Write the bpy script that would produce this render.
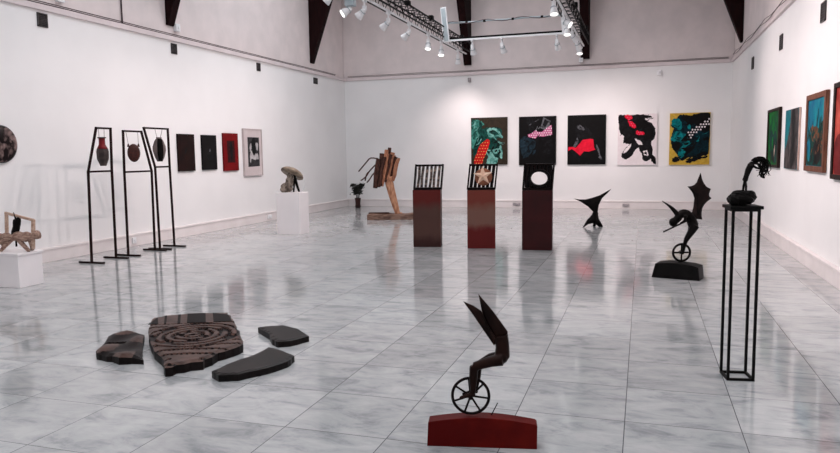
import bpy, bmesh, math, random
from mathutils import Vector, Matrix, Euler
from mathutils.geometry import delaunay_2d_cdt

# ------------------------------------------------------------------ camera, world, light, exposure
for o in list(bpy.data.objects):
    bpy.data.objects.remove(o)
SC = bpy.context.scene
COL = SC.collection
PI = math.pi
rnd = random.Random(7)

cam_data = bpy.data.cameras.new('camera')
cam_data.sensor_width = 36.0
cam_data.lens = 693.33 / 840 * 36.0
cam_data.clip_start = 0.05
cam_data.clip_end = 100
cam = bpy.data.objects.new('camera', cam_data)
COL.objects.link(cam)
cam.matrix_world = Matrix.Translation((0, 0, 1.6)) @ Matrix.Rotation(0.3109, 4, 'Z') @ \
    Matrix.Rotation(PI / 2 - 0.104, 4, 'X') @ Matrix.Rotation(-0.0139, 4, 'Z')
SC.camera = cam

SC.view_settings.view_transform = 'Standard'
SC.view_settings.look = 'None'
SC.view_settings.exposure = -0.10
SC.view_settings.gamma = 1.0
SC.view_settings.use_curve_mapping = False
SC.cycles.use_denoising = True
SC.cycles.max_bounces = 8
SC.cycles.diffuse_bounces = 5

world = bpy.data.worlds.new('world')
world.use_nodes = True
world.node_tree.nodes['Background'].inputs[0].default_value = (0.55, 0.6, 0.7, 1)
world.node_tree.nodes['Background'].inputs[1].default_value = 0.05
SC.world = world

FILL_W = 240.0       # soft added fill from unseen area lights under the ceiling
SPOT_W = 132.0      # each track spotlight
SPOT_COL = (1.0, 0.83, 0.81)


def area_light(name, loc, sx, sy, watts, col):
    d = bpy.data.lights.new(name, 'AREA')
    d.shape = 'RECTANGLE'
    d.size, d.size_y = sx, sy
    d.energy = watts
    d.color = col
    o = bpy.data.objects.new(name, d)
    o.location = loc
    COL.objects.link(o)
    return o


for xx, yy, kk in ((-1.8, 1.5, 1.25), (-3.6, 8.0, .85), (-5.2, 14.5, .92)):  # area fill added to lift the room's brightness, no fixtures behind it
    area_light('fill_light', (xx, yy, 7.35), 4.5, 4.0, FILL_W * kk, (0.90, 0.95, 1.0))


# ------------------------------------------------------------------ helpers
def lin(r, g, b):
    def f(c):
        c /= 255.0
        return c / 12.92 if c <= 0.04045 else ((c + 0.055) / 1.055) ** 2.4
    return (f(r), f(g), f(b), 1.0)


def mat(name, rgb, rough=0.6, metal=0.0, rgb2=None, scale=6.0, detail=6.0, stretch=(1, 1, 1), bump=0.0, spec=0.2,
        emit=0.0, lo=0.35, hi=0.65, distortion=0.0):
    m = bpy.data.materials.new(name)
    m.use_nodes = True
    nt = m.node_tree
    b = nt.nodes['Principled BSDF']
    b.inputs['Base Color'].default_value = lin(*rgb)
    b.inputs['Roughness'].default_value = rough
    b.inputs['Metallic'].default_value = metal
    b.inputs['Specular IOR Level'].default_value = spec
    if emit:
        b.inputs['Emission Color'].default_value = lin(*rgb)
        b.inputs['Emission Strength'].default_value = emit
    if rgb2 or bump:
        tc = nt.nodes.new('ShaderNodeTexCoord')
        mp = nt.nodes.new('ShaderNodeMapping')
        mp.inputs['Scale'].default_value = stretch
        nt.links.new(tc.outputs['Object'], mp.inputs['Vector'])
        n = nt.nodes.new('ShaderNodeTexNoise')
        n.inputs['Scale'].default_value = scale
        n.inputs['Detail'].default_value = detail
        n.inputs['Distortion'].default_value = distortion
        nt.links.new(mp.outputs['Vector'], n.inputs['Vector'])
        if rgb2:
            cr = nt.nodes.new('ShaderNodeValToRGB')
            cr.color_ramp.elements[0].position = lo
            cr.color_ramp.elements[1].position = hi
            cr.color_ramp.elements[0].color = lin(*rgb)
            cr.color_ramp.elements[1].color = lin(*rgb2)
            nt.links.new(n.outputs['Fac'], cr.inputs['Fac'])
            nt.links.new(cr.outputs['Color'], b.inputs['Base Color'])
        if bump:
            bp = nt.nodes.new('ShaderNodeBump')
            bp.inputs['Strength'].default_value = bump
            bp.inputs['Distance'].default_value = 0.02
            nt.links.new(n.outputs['Fac'], bp.inputs['Height'])
            nt.links.new(bp.outputs['Normal'], b.inputs['Normal'])
    return m


def catmull(pts, sub=4, closed=True):
    out = []
    n = len(pts)
    rng = range(n) if closed else range(n - 1)
    for i in rng:
        if closed:
            p = [Vector(pts[(i + k - 1) % n]) for k in range(4)]
        else:
            p = [Vector(pts[min(max(i + k - 1, 0), n - 1)]) for k in range(4)]
        for j in range(sub):
            t = j / sub
            out.append(0.5 * ((2 * p[1]) + (p[2] - p[0]) * t + (2 * p[0] - 5 * p[1] + 4 * p[2] - p[3]) * t * t +
                              (3 * p[1] - p[0] - 3 * p[2] + p[3]) * t ** 3))
    if not closed:
        out.append(Vector(pts[-1]))
    return out


def inside(x, y, poly):
    c = False
    j = len(poly) - 1
    for i in range(len(poly)):
        xi, yi = poly[i][0], poly[i][1]
        xj, yj = poly[j][0], poly[j][1]
        if (yi > y) != (yj > y) and x < (xj - xi) * (y - yi) / (yj - yi) + xi:
            c = not c
        j = i
    return c


def edge_dist(x, y, poly):
    best = 1e9
    j = len(poly) - 1
    for i in range(len(poly)):
        ax, ay, bx, by = poly[j][0], poly[j][1], poly[i][0], poly[i][1]
        dx, dy = bx - ax, by - ay
        l2 = dx * dx + dy * dy or 1e-12
        t = max(0, min(1, ((x - ax) * dx + (y - ay) * dy) / l2))
        best = min(best, math.hypot(x - ax - t * dx, y - ay - t * dy))
        j = i
    return best


class MB:
    """collects shapes, then links them as one mesh object"""

    def __init__(self):
        self.v, self.f, self.mi, self.sm = [], [], [], []

    def add(self, verts, faces, mi=0, smooth=False):
        k = len(self.v)
        self.v += [tuple(v) for v in verts]
        self.f += [tuple(i + k for i in f) for f in faces]
        self.mi += [mi] * len(faces)
        self.sm += [smooth] * len(faces)
        return self

    def box(self, c, s, mi=0, rot=None):
        hx, hy, hz = s[0] / 2, s[1] / 2, s[2] / 2
        vs = [Vector((x, y, z)) for x in (-hx, hx) for y in (-hy, hy) for z in (-hz, hz)]
        if rot is not None:
            vs = [rot @ v for v in vs]
        vs = [v + Vector(c) for v in vs]
        return self.add(vs, [(0, 1, 3, 2), (4, 6, 7, 5), (0, 4, 5, 1), (2, 3, 7, 6), (0, 2, 6, 4), (1, 5, 7, 3)], mi)

    def box2(self, a, b, mi=0):
        return self.box([(a[i] + b[i]) / 2 for i in range(3)], [abs(b[i] - a[i]) for i in range(3)], mi)

    def bar(self, p, q, w, h=None, mi=0, up=(0, 0, 1)):
        h = h or w
        p, q = Vector(p), Vector(q)
        d = (q - p).normalized()
        u = Vector(up)
        if abs(d.dot(u)) > 0.98:
            u = Vector((0, 1, 0))
        s = d.cross(u).normalized()
        u = s.cross(d).normalized()
        vs = []
        for e in (p, q):
            for a, b in ((-1, -1), (1, -1), (1, 1), (-1, 1)):
                vs.append(e + s * a * w / 2 + u * b * h / 2)
        return self.add(vs, [(3, 2, 1, 0), (4, 5, 6, 7), (0, 1, 5, 4), (1, 2, 6, 5), (2, 3, 7, 6), (3, 0, 4, 7)], mi)

    def tube(self, pts, r, n=8, mi=0, closed=False, smooth=True):
        P = [Vector(p) for p in pts]
        m = len(P)
        R = r if isinstance(r, (list, tuple)) else [r] * m
        T = []
        for i in range(m):
            if closed:
                T.append((P[(i + 1) % m] - P[i - 1]).normalized())
            else:
                T.append((P[min(i + 1, m - 1)] - P[max(i - 1, 0)]).normalized())
        u = Vector((0, 0, 1)) if abs(T[0].z) < 0.9 else Vector((1, 0, 0))
        u = (u - T[0] * u.dot(T[0])).normalized()
        vs = []
        for i in range(m):
            u = (u - T[i] * u.dot(T[i])).normalized()
            w = T[i].cross(u)
            for k in range(n):
                a = 2 * PI * k / n
                vs.append(P[i] + (u * math.cos(a) + w * math.sin(a)) * R[i])
        fs = []
        for i in range(m if closed else m - 1):
            j = (i + 1) % m
            for k in range(n):
                l = (k + 1) % n
                fs.append((i * n + k, i * n + l, j * n + l, j * n + k))
        if not closed:
            fs.append(tuple(range(n))[::-1])
            fs.append(tuple((m - 1) * n + k for k in range(n)))
        return self.add(vs, fs, mi, smooth)

    def lathe(self, prof, n=16, mi=0, M=None, smooth=True, sy=1.0):
        vs = []
        for r, z in prof:
            for k in range(n):
                a = 2 * PI * k / n
                vs.append(Vector((r * math.cos(a), r * math.sin(a) * sy, z)))
        if M is not None:
            vs = [M @ v for v in vs]
        fs = []
        for i in range(len(prof) - 1):
            for k in range(n):
                l = (k + 1) % n
                fs.append((i * n + k, i * n + l, (i + 1) * n + l, (i + 1) * n + k))
        fs.append(tuple(range(n))[::-1])
        fs.append(tuple((len(prof) - 1) * n + k for k in range(n)))
        return self.add(vs, fs, mi, smooth)

    def ball(self, c, r, mi=0, seg=12, rings=8, jitter=0.0, seed=1):
        rr = random.Random(seed)
        R = r if isinstance(r, (list, tuple)) else (r, r, r)
        vs = [Vector((0, 0, 1))]
        for i in range(1, rings):
            t = PI * i / rings
            for k in range(seg):
                a = 2 * PI * k / seg
                vs.append(Vector((math.sin(t) * math.cos(a), math.sin(t) * math.sin(a), math.cos(t))))
        vs.append(Vector((0, 0, -1)))
        vs = [Vector((v.x * R[0], v.y * R[1], v.z * R[2])) * (1 + jitter * rr.uniform(-1, 1)) + Vector(c) for v in vs]
        fs = [(0, 1 + k, 1 + (k + 1) % seg) for k in range(seg)]
        for i in range(rings - 2):
            for k in range(seg):
                a, b = 1 + i * seg + k, 1 + i * seg + (k + 1) % seg
                fs.append((a, a + seg, b + seg, b))
        last = len(vs) - 1
        o = 1 + (rings - 2) * seg
        fs += [(last, o + (k + 1) % seg, o + k) for k in range(seg)]
        return self.add(vs, fs, mi, jitter == 0)

    def prism(self, outline, y0, y1, mi=0, mapf=None):
        """outline in x,z extruded along y"""
        n = len(outline)
        mapf = mapf or (lambda x, y, z: (x, y, z))
        vs = [mapf(p[0], y0, p[1]) for p in outline] + [mapf(p[0], y1, p[1]) for p in outline]
        fs = [tuple(range(n)), tuple(range(n, 2 * n))[::-1]]
        for i in range(n):
            j = (i + 1) % n
            fs.append((i, i + n, j + n, j))
        return self.add(vs, fs, mi)

    def sheet(self, outline, step, top, bot, mapf, mi=0, smooth=True, mfun=None):
        """closed solid over a plane outline: top(x,y,d) and bot(x,y,d) heights, d = distance to the rim"""
        O = [Vector((p[0], p[1])) for p in outline]
        rim = []
        for i in range(len(O)):
            a, b = O[i], O[(i + 1) % len(O)]
            k = max(1, int((b - a).length / step))
            for j in range(k):
                rim.append(a + (b - a) * j / k)
        nb = len(rim)
        pts = list(rim)
        x0, x1 = min(p.x for p in O), max(p.x for p in O)
        y0, y1 = min(p.y for p in O), max(p.y for p in O)
        i = 0
        y = y0 + step / 2
        while y < y1:
            x = x0 + (step / 2 if i % 2 else step)
            while x < x1:
                if inside(x, y, O) and edge_dist(x, y, O) > step * 0.45:
                    pts.append(Vector((x, y)))
                x += step
            y += step
            i += 1
        V, E, F, *_ = delaunay_2d_cdt(pts, [(k, (k + 1) % nb) for k in range(nb)], [], 1, 1e-7)
        D = [edge_dist(v.x, v.y, O) for v in V]
        n = len(V)
        vs = [mapf(v.x, v.y, top(v.x, v.y, d)) for v, d in zip(V, D)] + \
             [mapf(v.x, v.y, bot(v.x, v.y, d)) for v, d in zip(V, D)]
        k0 = len(self.v)
        tf = [tuple(f) for f in F]
        mis = [mi if mfun is None else mfun(sum(V[q].x for q in f) / 3, sum(V[q].y for q in f) / 3) for f in tf]
        cnt = {}
        for f in tf:
            for a, b in ((f[0], f[1]), (f[1], f[2]), (f[2], f[0])):
                cnt[(a, b)] = 1
        sides = [(b, a, a + n, b + n) for (a, b) in cnt if (b, a) not in cnt]
        fs = tf + [tuple(q + n for q in f)[::-1] for f in tf] + sides
        self.v += [tuple(v) for v in vs]
        self.f += [tuple(q + k0 for q in f) for f in fs]
        self.mi += mis + [mi] * (len(tf) + len(sides))
        self.sm += [smooth] * (2 * len(tf)) + [False] * len(sides)
        return self

    def inflate(self, outline, step, rim, thick, mi=0, yc=None, power=0.5):
        """silhouette in x,z given a rounded thickness along y"""
        O = [(p[0], p[1]) for p in outline]
        dm = max(edge_dist(x, y, O) for x, y in self._probe(O, step)) or step
        yc = yc or (lambda x, z: 0.0)
        h = lambda d: rim + thick * min(1.0, d / dm) ** power
        return self.sheet(outline, step, lambda x, z, d: yc(x, z) - h(d), lambda x, z, d: yc(x, z) + h(d),
                          lambda x, z, y: (x, y, z), mi)

    def _probe(self, O, step):
        x0, x1 = min(p[0] for p in O), max(p[0] for p in O)
        y0, y1 = min(p[1] for p in O), max(p[1] for p in O)
        res = []
        for i in range(25):
            for j in range(25):
                x, y = x0 + (x1 - x0) * (i + .5) / 25, y0 + (y1 - y0) * (j + .5) / 25
                if inside(x, y, O):
                    res.append((x, y))
        return res or [((x0 + x1) / 2, (y0 + y1) / 2)]

    def mesh(self, name, mats):
        me = bpy.data.meshes.new(name)
        me.from_pydata(self.v, [], self.f)
        for m in (mats if isinstance(mats, (list, tuple)) else [mats]):
            me.materials.append(m)
        for p, mi, s in zip(me.polygons, self.mi, self.sm):
            p.material_index = mi
            p.use_smooth = s
        bm = bmesh.new()
        bm.from_mesh(me)
        bmesh.ops.recalc_face_normals(bm, faces=bm.faces)
        bm.to_mesh(me)
        bm.free()
        me.update()
        return me

    def build(self, name, mats, parent=None, bevel=0.0, loc=None, rz=0.0, remesh=0.0):
        o = bpy.data.objects.new(name, self.mesh(name, mats))
        COL.objects.link(o)
        if parent is not None:
            o.parent = parent
        if loc is not None:
            o.location = loc
        o.rotation_euler = (0, 0, rz)
        if remesh:
            md = o.modifiers.new('fuse', 'REMESH')
            md.mode = 'VOXEL'
            md.voxel_size = remesh
            md.use_smooth_shade = True
        if bevel:
            md = o.modifiers.new('bevel', 'BEVEL')
            md.width = bevel
            md.segments = 2
            md.limit_method = 'ANGLE'
        return o


def thing(name, label, cat, loc=(0, 0, 0), rz=0.0, group=None):
    o = bpy.data.objects.new(name, None)
    o.empty_display_size = 0.1
    COL.objects.link(o)
    o.location = loc
    o.rotation_euler = (0, 0, rz)
    return tag(o, label, cat, group)


def tag(o, label, cat, group=None):
    o['label'] = label
    o['category'] = cat
    if group:
        o['group'] = group
    return o


def struct(o, label=None, cat=None):
    o['kind'] = 'structure'
    if label:
        o['label'] = label
    if cat:
        o['category'] = cat
    return o


# ------------------------------------------------------------------ materials
def floor_material():
    m = bpy.data.materials.new('grey_marble_tiles')
    m.use_nodes = True
    nt = m.node_tree
    N, L = nt.nodes, nt.links
    b = N['Principled BSDF']

    def math_(op, a, c=None, clamp=False):
        n = N.new('ShaderNodeMath')
        n.operation = op
        n.use_clamp = clamp
        for i, v in enumerate((a, c)):
            if v is None:
                continue
            if isinstance(v, (int, float)):
                n.inputs[i].default_value = v
            else:
                L.new(v, n.inputs[i])
        return n.outputs[0]
    tc = N.new('ShaderNodeTexCoord')
    sp = N.new('ShaderNodeSeparateXYZ')
    L.new(tc.outputs['Object'], sp.inputs[0])
    tx = math_('DIVIDE', math_('SUBTRACT', sp.outputs[0], -0.7146), 0.6407)
    ty = math_('DIVIDE', math_('SUBTRACT', sp.outputs[1], 3.5335), 0.6306)
    fx, fy = math_('FLOOR', tx), math_('FLOOR', ty)
    rx, ry = math_('FRACT', tx), math_('FRACT', ty)
    dx = math_('MINIMUM', rx, math_('SUBTRACT', 1.0, rx))
    dy = math_('MINIMUM', ry, math_('SUBTRACT', 1.0, ry))
    d = math_('MINIMUM', dx, dy)
    line = math_('LESS_THAN', d, 0.0042)
    cell = N.new('ShaderNodeCombineXYZ')
    L.new(fx, cell.inputs[0])
    L.new(fy, cell.inputs[1])
    wn = N.new('ShaderNodeTexWhiteNoise')
    wn.noise_dimensions = '3D'
    L.new(cell.outputs[0], wn.inputs['Vector'])
    # every tile is its own cut of marble
    off = N.new('ShaderNodeVectorMath')
    off.operation = 'MULTIPLY_ADD'
    L.new(wn.outputs['Color'], off.inputs[0])
    off.inputs[1].default_value = (9, 9, 9)
    L.new(tc.outputs['Object'], off.inputs[2])
    mp = N.new('ShaderNodeMapping')
    mp.inputs['Rotation'].default_value = (0, 0, 0.35)
    mp.inputs['Scale'].default_value = (1.0, 2.0, 1.0)
    L.new(off.outputs[0], mp.inputs['Vector'])
    n1 = N.new('ShaderNodeTexNoise')
    n1.inputs['Scale'].default_value = 3.0
    n1.inputs['Detail'].default_value = 9
    n1.inputs['Roughness'].default_value = 0.68
    n1.inputs['Distortion'].default_value = 0.5
    L.new(mp.outputs['Vector'], n1.inputs['Vector'])
    cr = N.new('ShaderNodeValToRGB')
    e = cr.color_ramp.elements
    e[0].position, e[0].color = 0.27, lin(126, 131, 134)
    e[1].position, e[1].color = 0.64, lin(192, 192, 192)
    k = e.new(0.47)
    k.color = lin(175, 177, 178)
    L.new(n1.outputs['Fac'], cr.inputs['Fac'])
    hs = N.new('ShaderNodeHueSaturation')
    L.new(cr.outputs['Color'], hs.inputs['Color'])
    L.new(math_('ADD', math_('MULTIPLY', wn.outputs['Value'], 0.20), 0.88), hs.inputs['Value'])
    mx = N.new('ShaderNodeMix')
    mx.data_type = 'RGBA'
    L.new(line, mx.inputs['Factor'])
    L.new(hs.outputs['Color'], mx.inputs['A'])
    mx.inputs['B'].default_value = lin(92, 92, 96)
    L.new(mx.outputs['Result'], b.inputs['Base Color'])
    b.inputs['Roughness'].default_value = 0.16
    b.inputs['Specular IOR Level'].default_value = 0.5
    n2 = N.new('ShaderNodeTexNoise')
    n2.inputs['Scale'].default_value = 1.6
    n2.inputs['Detail'].default_value = 2
    L.new(tc.outputs['Object'], n2.inputs['Vector'])
    L.new(math_('ADD', math_('MULTIPLY', n2.outputs['Fac'], 0.08), 0.055), b.inputs['Roughness'])
    bp = N.new('ShaderNodeBump')
    bp.inputs['Strength'].default_value = 0.35
    bp.inputs['Distance'].default_value = 0.002
    L.new(math_('SUBTRACT', 1.0, line), bp.inputs['Height'])
    L.new(bp.outputs['Normal'], b.inputs['Normal'])
    return m


M = {}
M['floor'] = floor_material()
M['wall'] = mat('white_wall_paint', (233, 232, 232), 0.85, rgb2=(237, 236, 236), scale=1.2, bump=0.03)
M['upper'] = mat('pinkish_upper_plaster', (221, 211, 210), 0.9, rgb2=(230, 219, 218), scale=2.5, bump=0.05)
M['base'] = mat('warm_white_baseboard', (228, 221, 220), 0.5, rgb2=(236, 229, 228), scale=3)
M['trim'] = mat('painted_ledge', (214, 202, 203), 0.7, rgb2=(222, 211, 212), scale=3)
M['cable'] = mat('dark_cable', (70, 58, 60), 0.6, rgb2=(96, 80, 82), scale=9)
M['beam'] = mat('dark_stained_timber', (22, 9, 10), 0.65, rgb2=(34, 14, 14), scale=5, stretch=(4, 4, .5), bump=.1, spec=.07)
M['black'] = mat('black_metal', (14, 13, 13), 0.5, rgb2=(20, 18, 18), scale=12, spec=.07)
M['iron'] = mat('dark_iron', (20, 15, 15), 0.42, 0.3, rgb2=(30, 22, 21), scale=14, bump=.1, spec=.07)
M['stand'] = mat('brown_black_steel', (26, 14, 14), 0.45, 0.2, rgb2=(38, 20, 19), scale=9, spec=.07)
M['bronze'] = mat('dark_bronze', (22, 14, 13), 0.4, 0.3, rgb2=(40, 24, 20), scale=10, bump=.1, spec=.07)
M['blackbronze'] = mat('blackened_bronze', (13, 11, 11), 0.5, 0.2, rgb2=(22, 19, 18), scale=10, bump=.15, spec=.07)
M['white'] = mat('white_enamel', (232, 232, 234), 0.35, rgb2=(240, 240, 242), scale=4)
M['plinth'] = mat('white_plinth_paint', (240, 235, 236), 0.6, rgb2=(246, 241, 242), scale=2)
M['lens'] = mat('lit_lamp_glass', (255, 250, 244), 0.3, emit=4.0)
M['greyglass'] = mat('bluish_grey_panel', (160, 172, 178), 0.35, rgb2=(178, 188, 192), scale=5)
M['socket'] = mat('grey_plastic', (150, 144, 146), 0.5, rgb2=(176, 170, 172), scale=20)
M['ventm'] = mat('dark_grille_metal', (58, 54, 55), 0.5, rgb2=(78, 73, 73), scale=20)
M['ventb'] = mat('black_vent_void', (20, 19, 20), 0.9, rgb2=(26, 24, 25), scale=8)

# ------------------------------------------------------------------ the room
XL, XR, YB, YF = -8.87, 2.204, 20.15, -3.0
KB = 20.15 / 19.832
ZW, ZT, ZC = 3.88, 3.97, 7.5
T = 0.2
struct(MB().box2((XL - T, YF - T, -0.2), (XR + T, YB + T, 0)).build('floor', M['floor']),
       'polished grey marble tile floor', 'floor')
for nm, a, b in (('wall_left', (XL - T, YF, 0), (XL, YB, ZW)), ('wall_right', (XR, YF, 0), (XR + T, YB, ZW)),
                 ('wall_back', (XL - T, YB, 0), (XR + T, YB + T, ZW)),
                 ('wall_front', (XL - T, YF - T, 0), (XR + T, YF, ZC))):
    struct(MB().box2(a, b).build(nm, M['wall']), 'white gallery wall, ' + nm.split('_')[1] + ' side', 'wall')
for nm, a, b in (('wall_upper_left', (XL - T, YF, ZW), (XL - .03, YB, ZC)),
                 ('wall_upper_right', (XR + .03, YF, ZW), (XR + T, YB, ZC)),
                 ('wall_upper_back', (XL - T, YB + .03, ZW), (XR + T, YB + T, ZC))):
    struct(MB().box2(a, b).build(nm, M['upper']), 'pinkish plaster band above the white wall, ' + nm.split('_')[2], 'wall')
struct(MB().box2((XL - T, YF - T, ZC), (XR + T, YB + T, ZC + .2)).build('ceiling', M['upper']), 'high ceiling', 'ceiling')


def baseboard(nm, a, b, c, d):
    m = MB().box2(a, b).box2(c, d)
    struct(m.build(nm, M['base'], bevel=.004), 'warm white boxed baseboard, ' + nm.split('_')[1], 'baseboard')


baseboard('baseboard_left', (XL + .001, YF, 0.001), (XL + .06, YB, .19), (XL + .001, YF, .19), (XL + .075, YB, .225))
baseboard('baseboard_right', (XR - .001, YF, 0.001), (XR - .06, YB, .19), (XR - .001, YF, .19), (XR - .075, YB, .225))
baseboard('baseboard_back', (XL + .076, YB - .001, 0.001), (XR - .076, YB - .06, .19), (XL + .076, YB - .001, .19),
          (XR - .076, YB - .075, .225))
# ledge on top of the white walls
for nm, a, b in (('trim_1', (XL - .025, YF, ZW), (XL + .05, YB, ZT)), ('trim_2', (XR + .025, YF, ZW), (XR - .05, YB, ZT)),
                 ('trim_3', (XL + .05, YB + .025, ZW), (XR - .05, YB - .05, ZT))):
    m = MB().box2(a, b)
    struct(m.build(nm, M['trim'], bevel=.006), 'painted ledge along the top of the white wall', 'trim')

# cables lying along the ledges
m = MB()
for k in range(2):
    pts = [(XL + .02 + .02 * k, YF + .2 + i * .6, ZT + .012 + .02 * k + .006 * rnd.random()) for i in range(38)]
    m.tube(pts, .008, 6)
tag(m.build('cable', M['cable']), 'dark cables running along the ledge of the left wall', 'cable')
m = MB()
for k in range(3):
    pts = []
    for i in range(38):
        sag = .06 * abs(math.sin(i * .9 + k)) if k else 0
        pts.append((XR - .02 - .012 * k - (.04 if sag else 0), YF + .2 + i * .6, ZT + .02 + .02 * k - sag))
    m.tube(pts, .006, 6)
tag(m.build('cable', M['cable']), 'sagging dark cables draped along the ledge of the right wall', 'cable')
m = MB()
for k in range(2):
    pts = [(XL + .12 + i * .638, YB - .02 - .02 * k, ZT + .012 + .025 * k + .012 * rnd.random()) for i in range(18)]
    m.tube(pts, .006, 6)
tag(m.build('cable', M['cable']), 'dark cables running along the ledge of the back wall', 'cable')
m = MB().tube([(XL - .01, 10.46, 4.0), (XL - .01, 10.46, 7.4)], .014, 6)
tag(m.build('conduit_pipe', M['cable']), 'thin dark pipe rising up the plaster above the left wall', 'pipe')


# tapered timbers
def beam(loc, rz, slope, wid, label):
    o = MB().prism([(0.0, 4.17), (.05, 4.17), (.05 + slope * 3.3, 7.45), (0, 7.45)], -wid / 2, wid / 2)
    tag(o.build('roof_beam', M['beam'], loc=loc, rz=rz, bevel=.01), label, 'beam', 'dark tapered roof timbers')


beam((XL - .028, 11.78, 0), 0, .36, .20, 'dark tapered roof beam on the left, nearest the camera')
beam((XL - .028, 17.95, 0), 0, .36, .20, 'dark tapered roof beam on the left, beside the back corner')
beam((XR + .028, 18.6, 0), PI, .38, .20, 'dark tapered roof beam above the right wall')
beam((-4.86 * KB, YB + .028, 0), -PI / 2, .48, .22, 'dark roof beam on the back wall, behind the left lighting truss')
beam((-1.555 * KB, YB + .028, 0), -PI / 2, .42, .24, 'dark roof beam on the back wall, behind the right lighting truss')


# vents
def vent(loc, rz, label, w=.2, h=.26):
    t = thing('wall_vent', label, 'vent', loc, rz, 'dark wall vents')
    MB().box2((-w / 2 + .01, -.01, -h / 2 + .01), (w / 2 - .01, -.002, h / 2 - .01)).build('vent_back', M['ventb'], t)
    m = MB()
    for s in (-1, 1):
        m.box((s * (w / 2 - .008), -.012, 0), (.016, .02, h))
        m.box((0, -.012, s * (h / 2 - .008)), (w, .02, .016))
    m.build('vent_frame', M['ventm'], t)
    m = MB()
    for k in range(6):
        m.box((0, -.014, -h / 2 + .04 + k * (h - .08) / 5), (w - .03, .004, .022), rot=Matrix.Rotation(.6, 3, 'X'))
    m.build('slat', M['ventm'], t)


LR, RR = PI / 2, -PI / 2
vent((XL, 8.68, 3.735), LR, 'dark louvred vent high on the left wall, nearest the camera', .19, .21)
vent((XL, 11.85, 3.735), LR, 'dark vent high on the left wall under the nearest roof beam', .17, .20)
vent((XL, 15.03, 3.74), LR, 'dark vent high on the left wall above the white framed print', .16, .19)
vent((XL, 18.1, 3.70), LR, 'dark vent high on the left wall beside the back corner', .24, .17)
vent((XR, 10.38, 3.36), RR, 'dark vent high on the right wall, nearest the camera', .24, .25)
vent((XR, 13.29, 3.40), RR, 'dark vent high on the right wall, middle one of three', .24, .25)
vent((XR, 16.5, 3.43), RR, 'dark vent high on the right wall, closest to the back corner', .24, .25)


def small_box(name, loc, rz, size, m, label, cat, group=None):
    t = thing(name, label, cat, loc, rz, group)
    w, d, h = size
    MB().box((0, -d / 2 - .002, 0), (w, d, h)).build('housing', m, t, bevel=min(w, d, h) * .15)
    MB().lathe([(w * .22, 0), (w * .22, d * .25), (w * .1, d * .32)], 12,
               M=Matrix.Translation((0, -d - .001, 0)) @ Matrix.Rotation(PI / 2, 4, 'X')).build('cover', M['white'] if m is not M['socket'] else m, t)


small_box('motion_sensor', (-4.80 * KB, YB, 3.74), 0, (.09, .08, .13), M['socket'],
          'small grey sensor on the back wall under the left beam', 'sensor')
small_box('motion_sensor', (.37 * KB, YB, 3.70), 0, (.12, .09, .14), M['white'],
          'small white sensor high on the back wall above the yellow painting', 'sensor')
small_box('junction_box', (XL - .03, 9.05, 4.15), LR, (.13, .08, .15), M['white'],
          'small white box on the left ledge, nearest the camera', 'box')
small_box('junction_box', (XL - .03, 11.97, 4.16), LR, (.13, .08, .15), M['white'],
          'small white box on the left ledge at the foot of the beam', 'box')
small_box('junction_box', (-1.66 * KB, YB - .0, 4.14), 0, (.11, .08, .12), M['white'],
          'small white box on the back ledge under the right beam', 'box')
small_box('wall_socket', (XL + .06, 10.35, .11), LR, (.09, .025, .11), M['white'],
          'power socket on the left baseboard behind the hanging vessel stands', 'socket')
small_box('wall_socket', (XL + .06, 15.19, .11), LR, (.20, .025, .09), M['white'],
          'double power socket on the left baseboard beside the white plinth', 'socket')
small_box('wall_socket', (-3.43 * KB, YB - .06, .11), 0, (.22, .025, .09), M['socket'],
          'power socket on the back baseboard behind the rusty plinths', 'socket')
small_box('wall_socket', (-.42 * KB, YB - .06, .11), 0, (.18, .025, .08), M['socket'],
          'power socket on the back baseboard behind the forked black sculpture', 'socket')

# ------------------------------------------------------------------ lighting trusses, rail and spotlights
ZR = 4.42
XTL, XTR = -4.895, -1.58


def truss(x, y0, y1, label):
    t = thing('lighting_truss', label, 'truss', (x, y0, ZR + .05), 0, 'black lighting trusses')
    L_ = y1 - y0
    w, h = .26, .27
    for (cx, cz) in ((-w / 2, 0.02), (w / 2, 0.02), (-w / 2, h), (w / 2, h)):
        MB().tube([(cx, 0, cz), (cx, L_, cz)], .019, 8).build('chord', M['black'], t)
    m = MB()
    n = int(L_ / .42)
    for k in range(n):
        a, b = k * L_ / n, (k + 1) * L_ / n
        c = (a + b) / 2
        for sx in (-1, 1):
            m.tube([(sx * w / 2, a, .02), (sx * w / 2, c, h), (sx * w / 2, b, .02)], .009, 5)
        m.tube([(-w / 2, a, h), (w / 2, c, h), (-w / 2, b, h)], .009, 5)
    m.build('bracing', M['black'], t)
    MB().box2((-.02, -.0, -.035), (.02, L_, -.005)).build('lamp_track', M['white'], t)
    for yy in (L_ - 5.6, L_ - 3.9, L_ - 1.0):
        MB().box((w / 2, yy, h + .02), (.10, .14, .10)).build('clamp', M['black'], t, bevel=.01)


truss(XTL, 3.0, 19.80, 'long black lattice lighting truss on the left with white lamp track')
truss(XTR, 3.0, 19.6, 'long black lattice lighting truss on the right with white lamp track')

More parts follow.
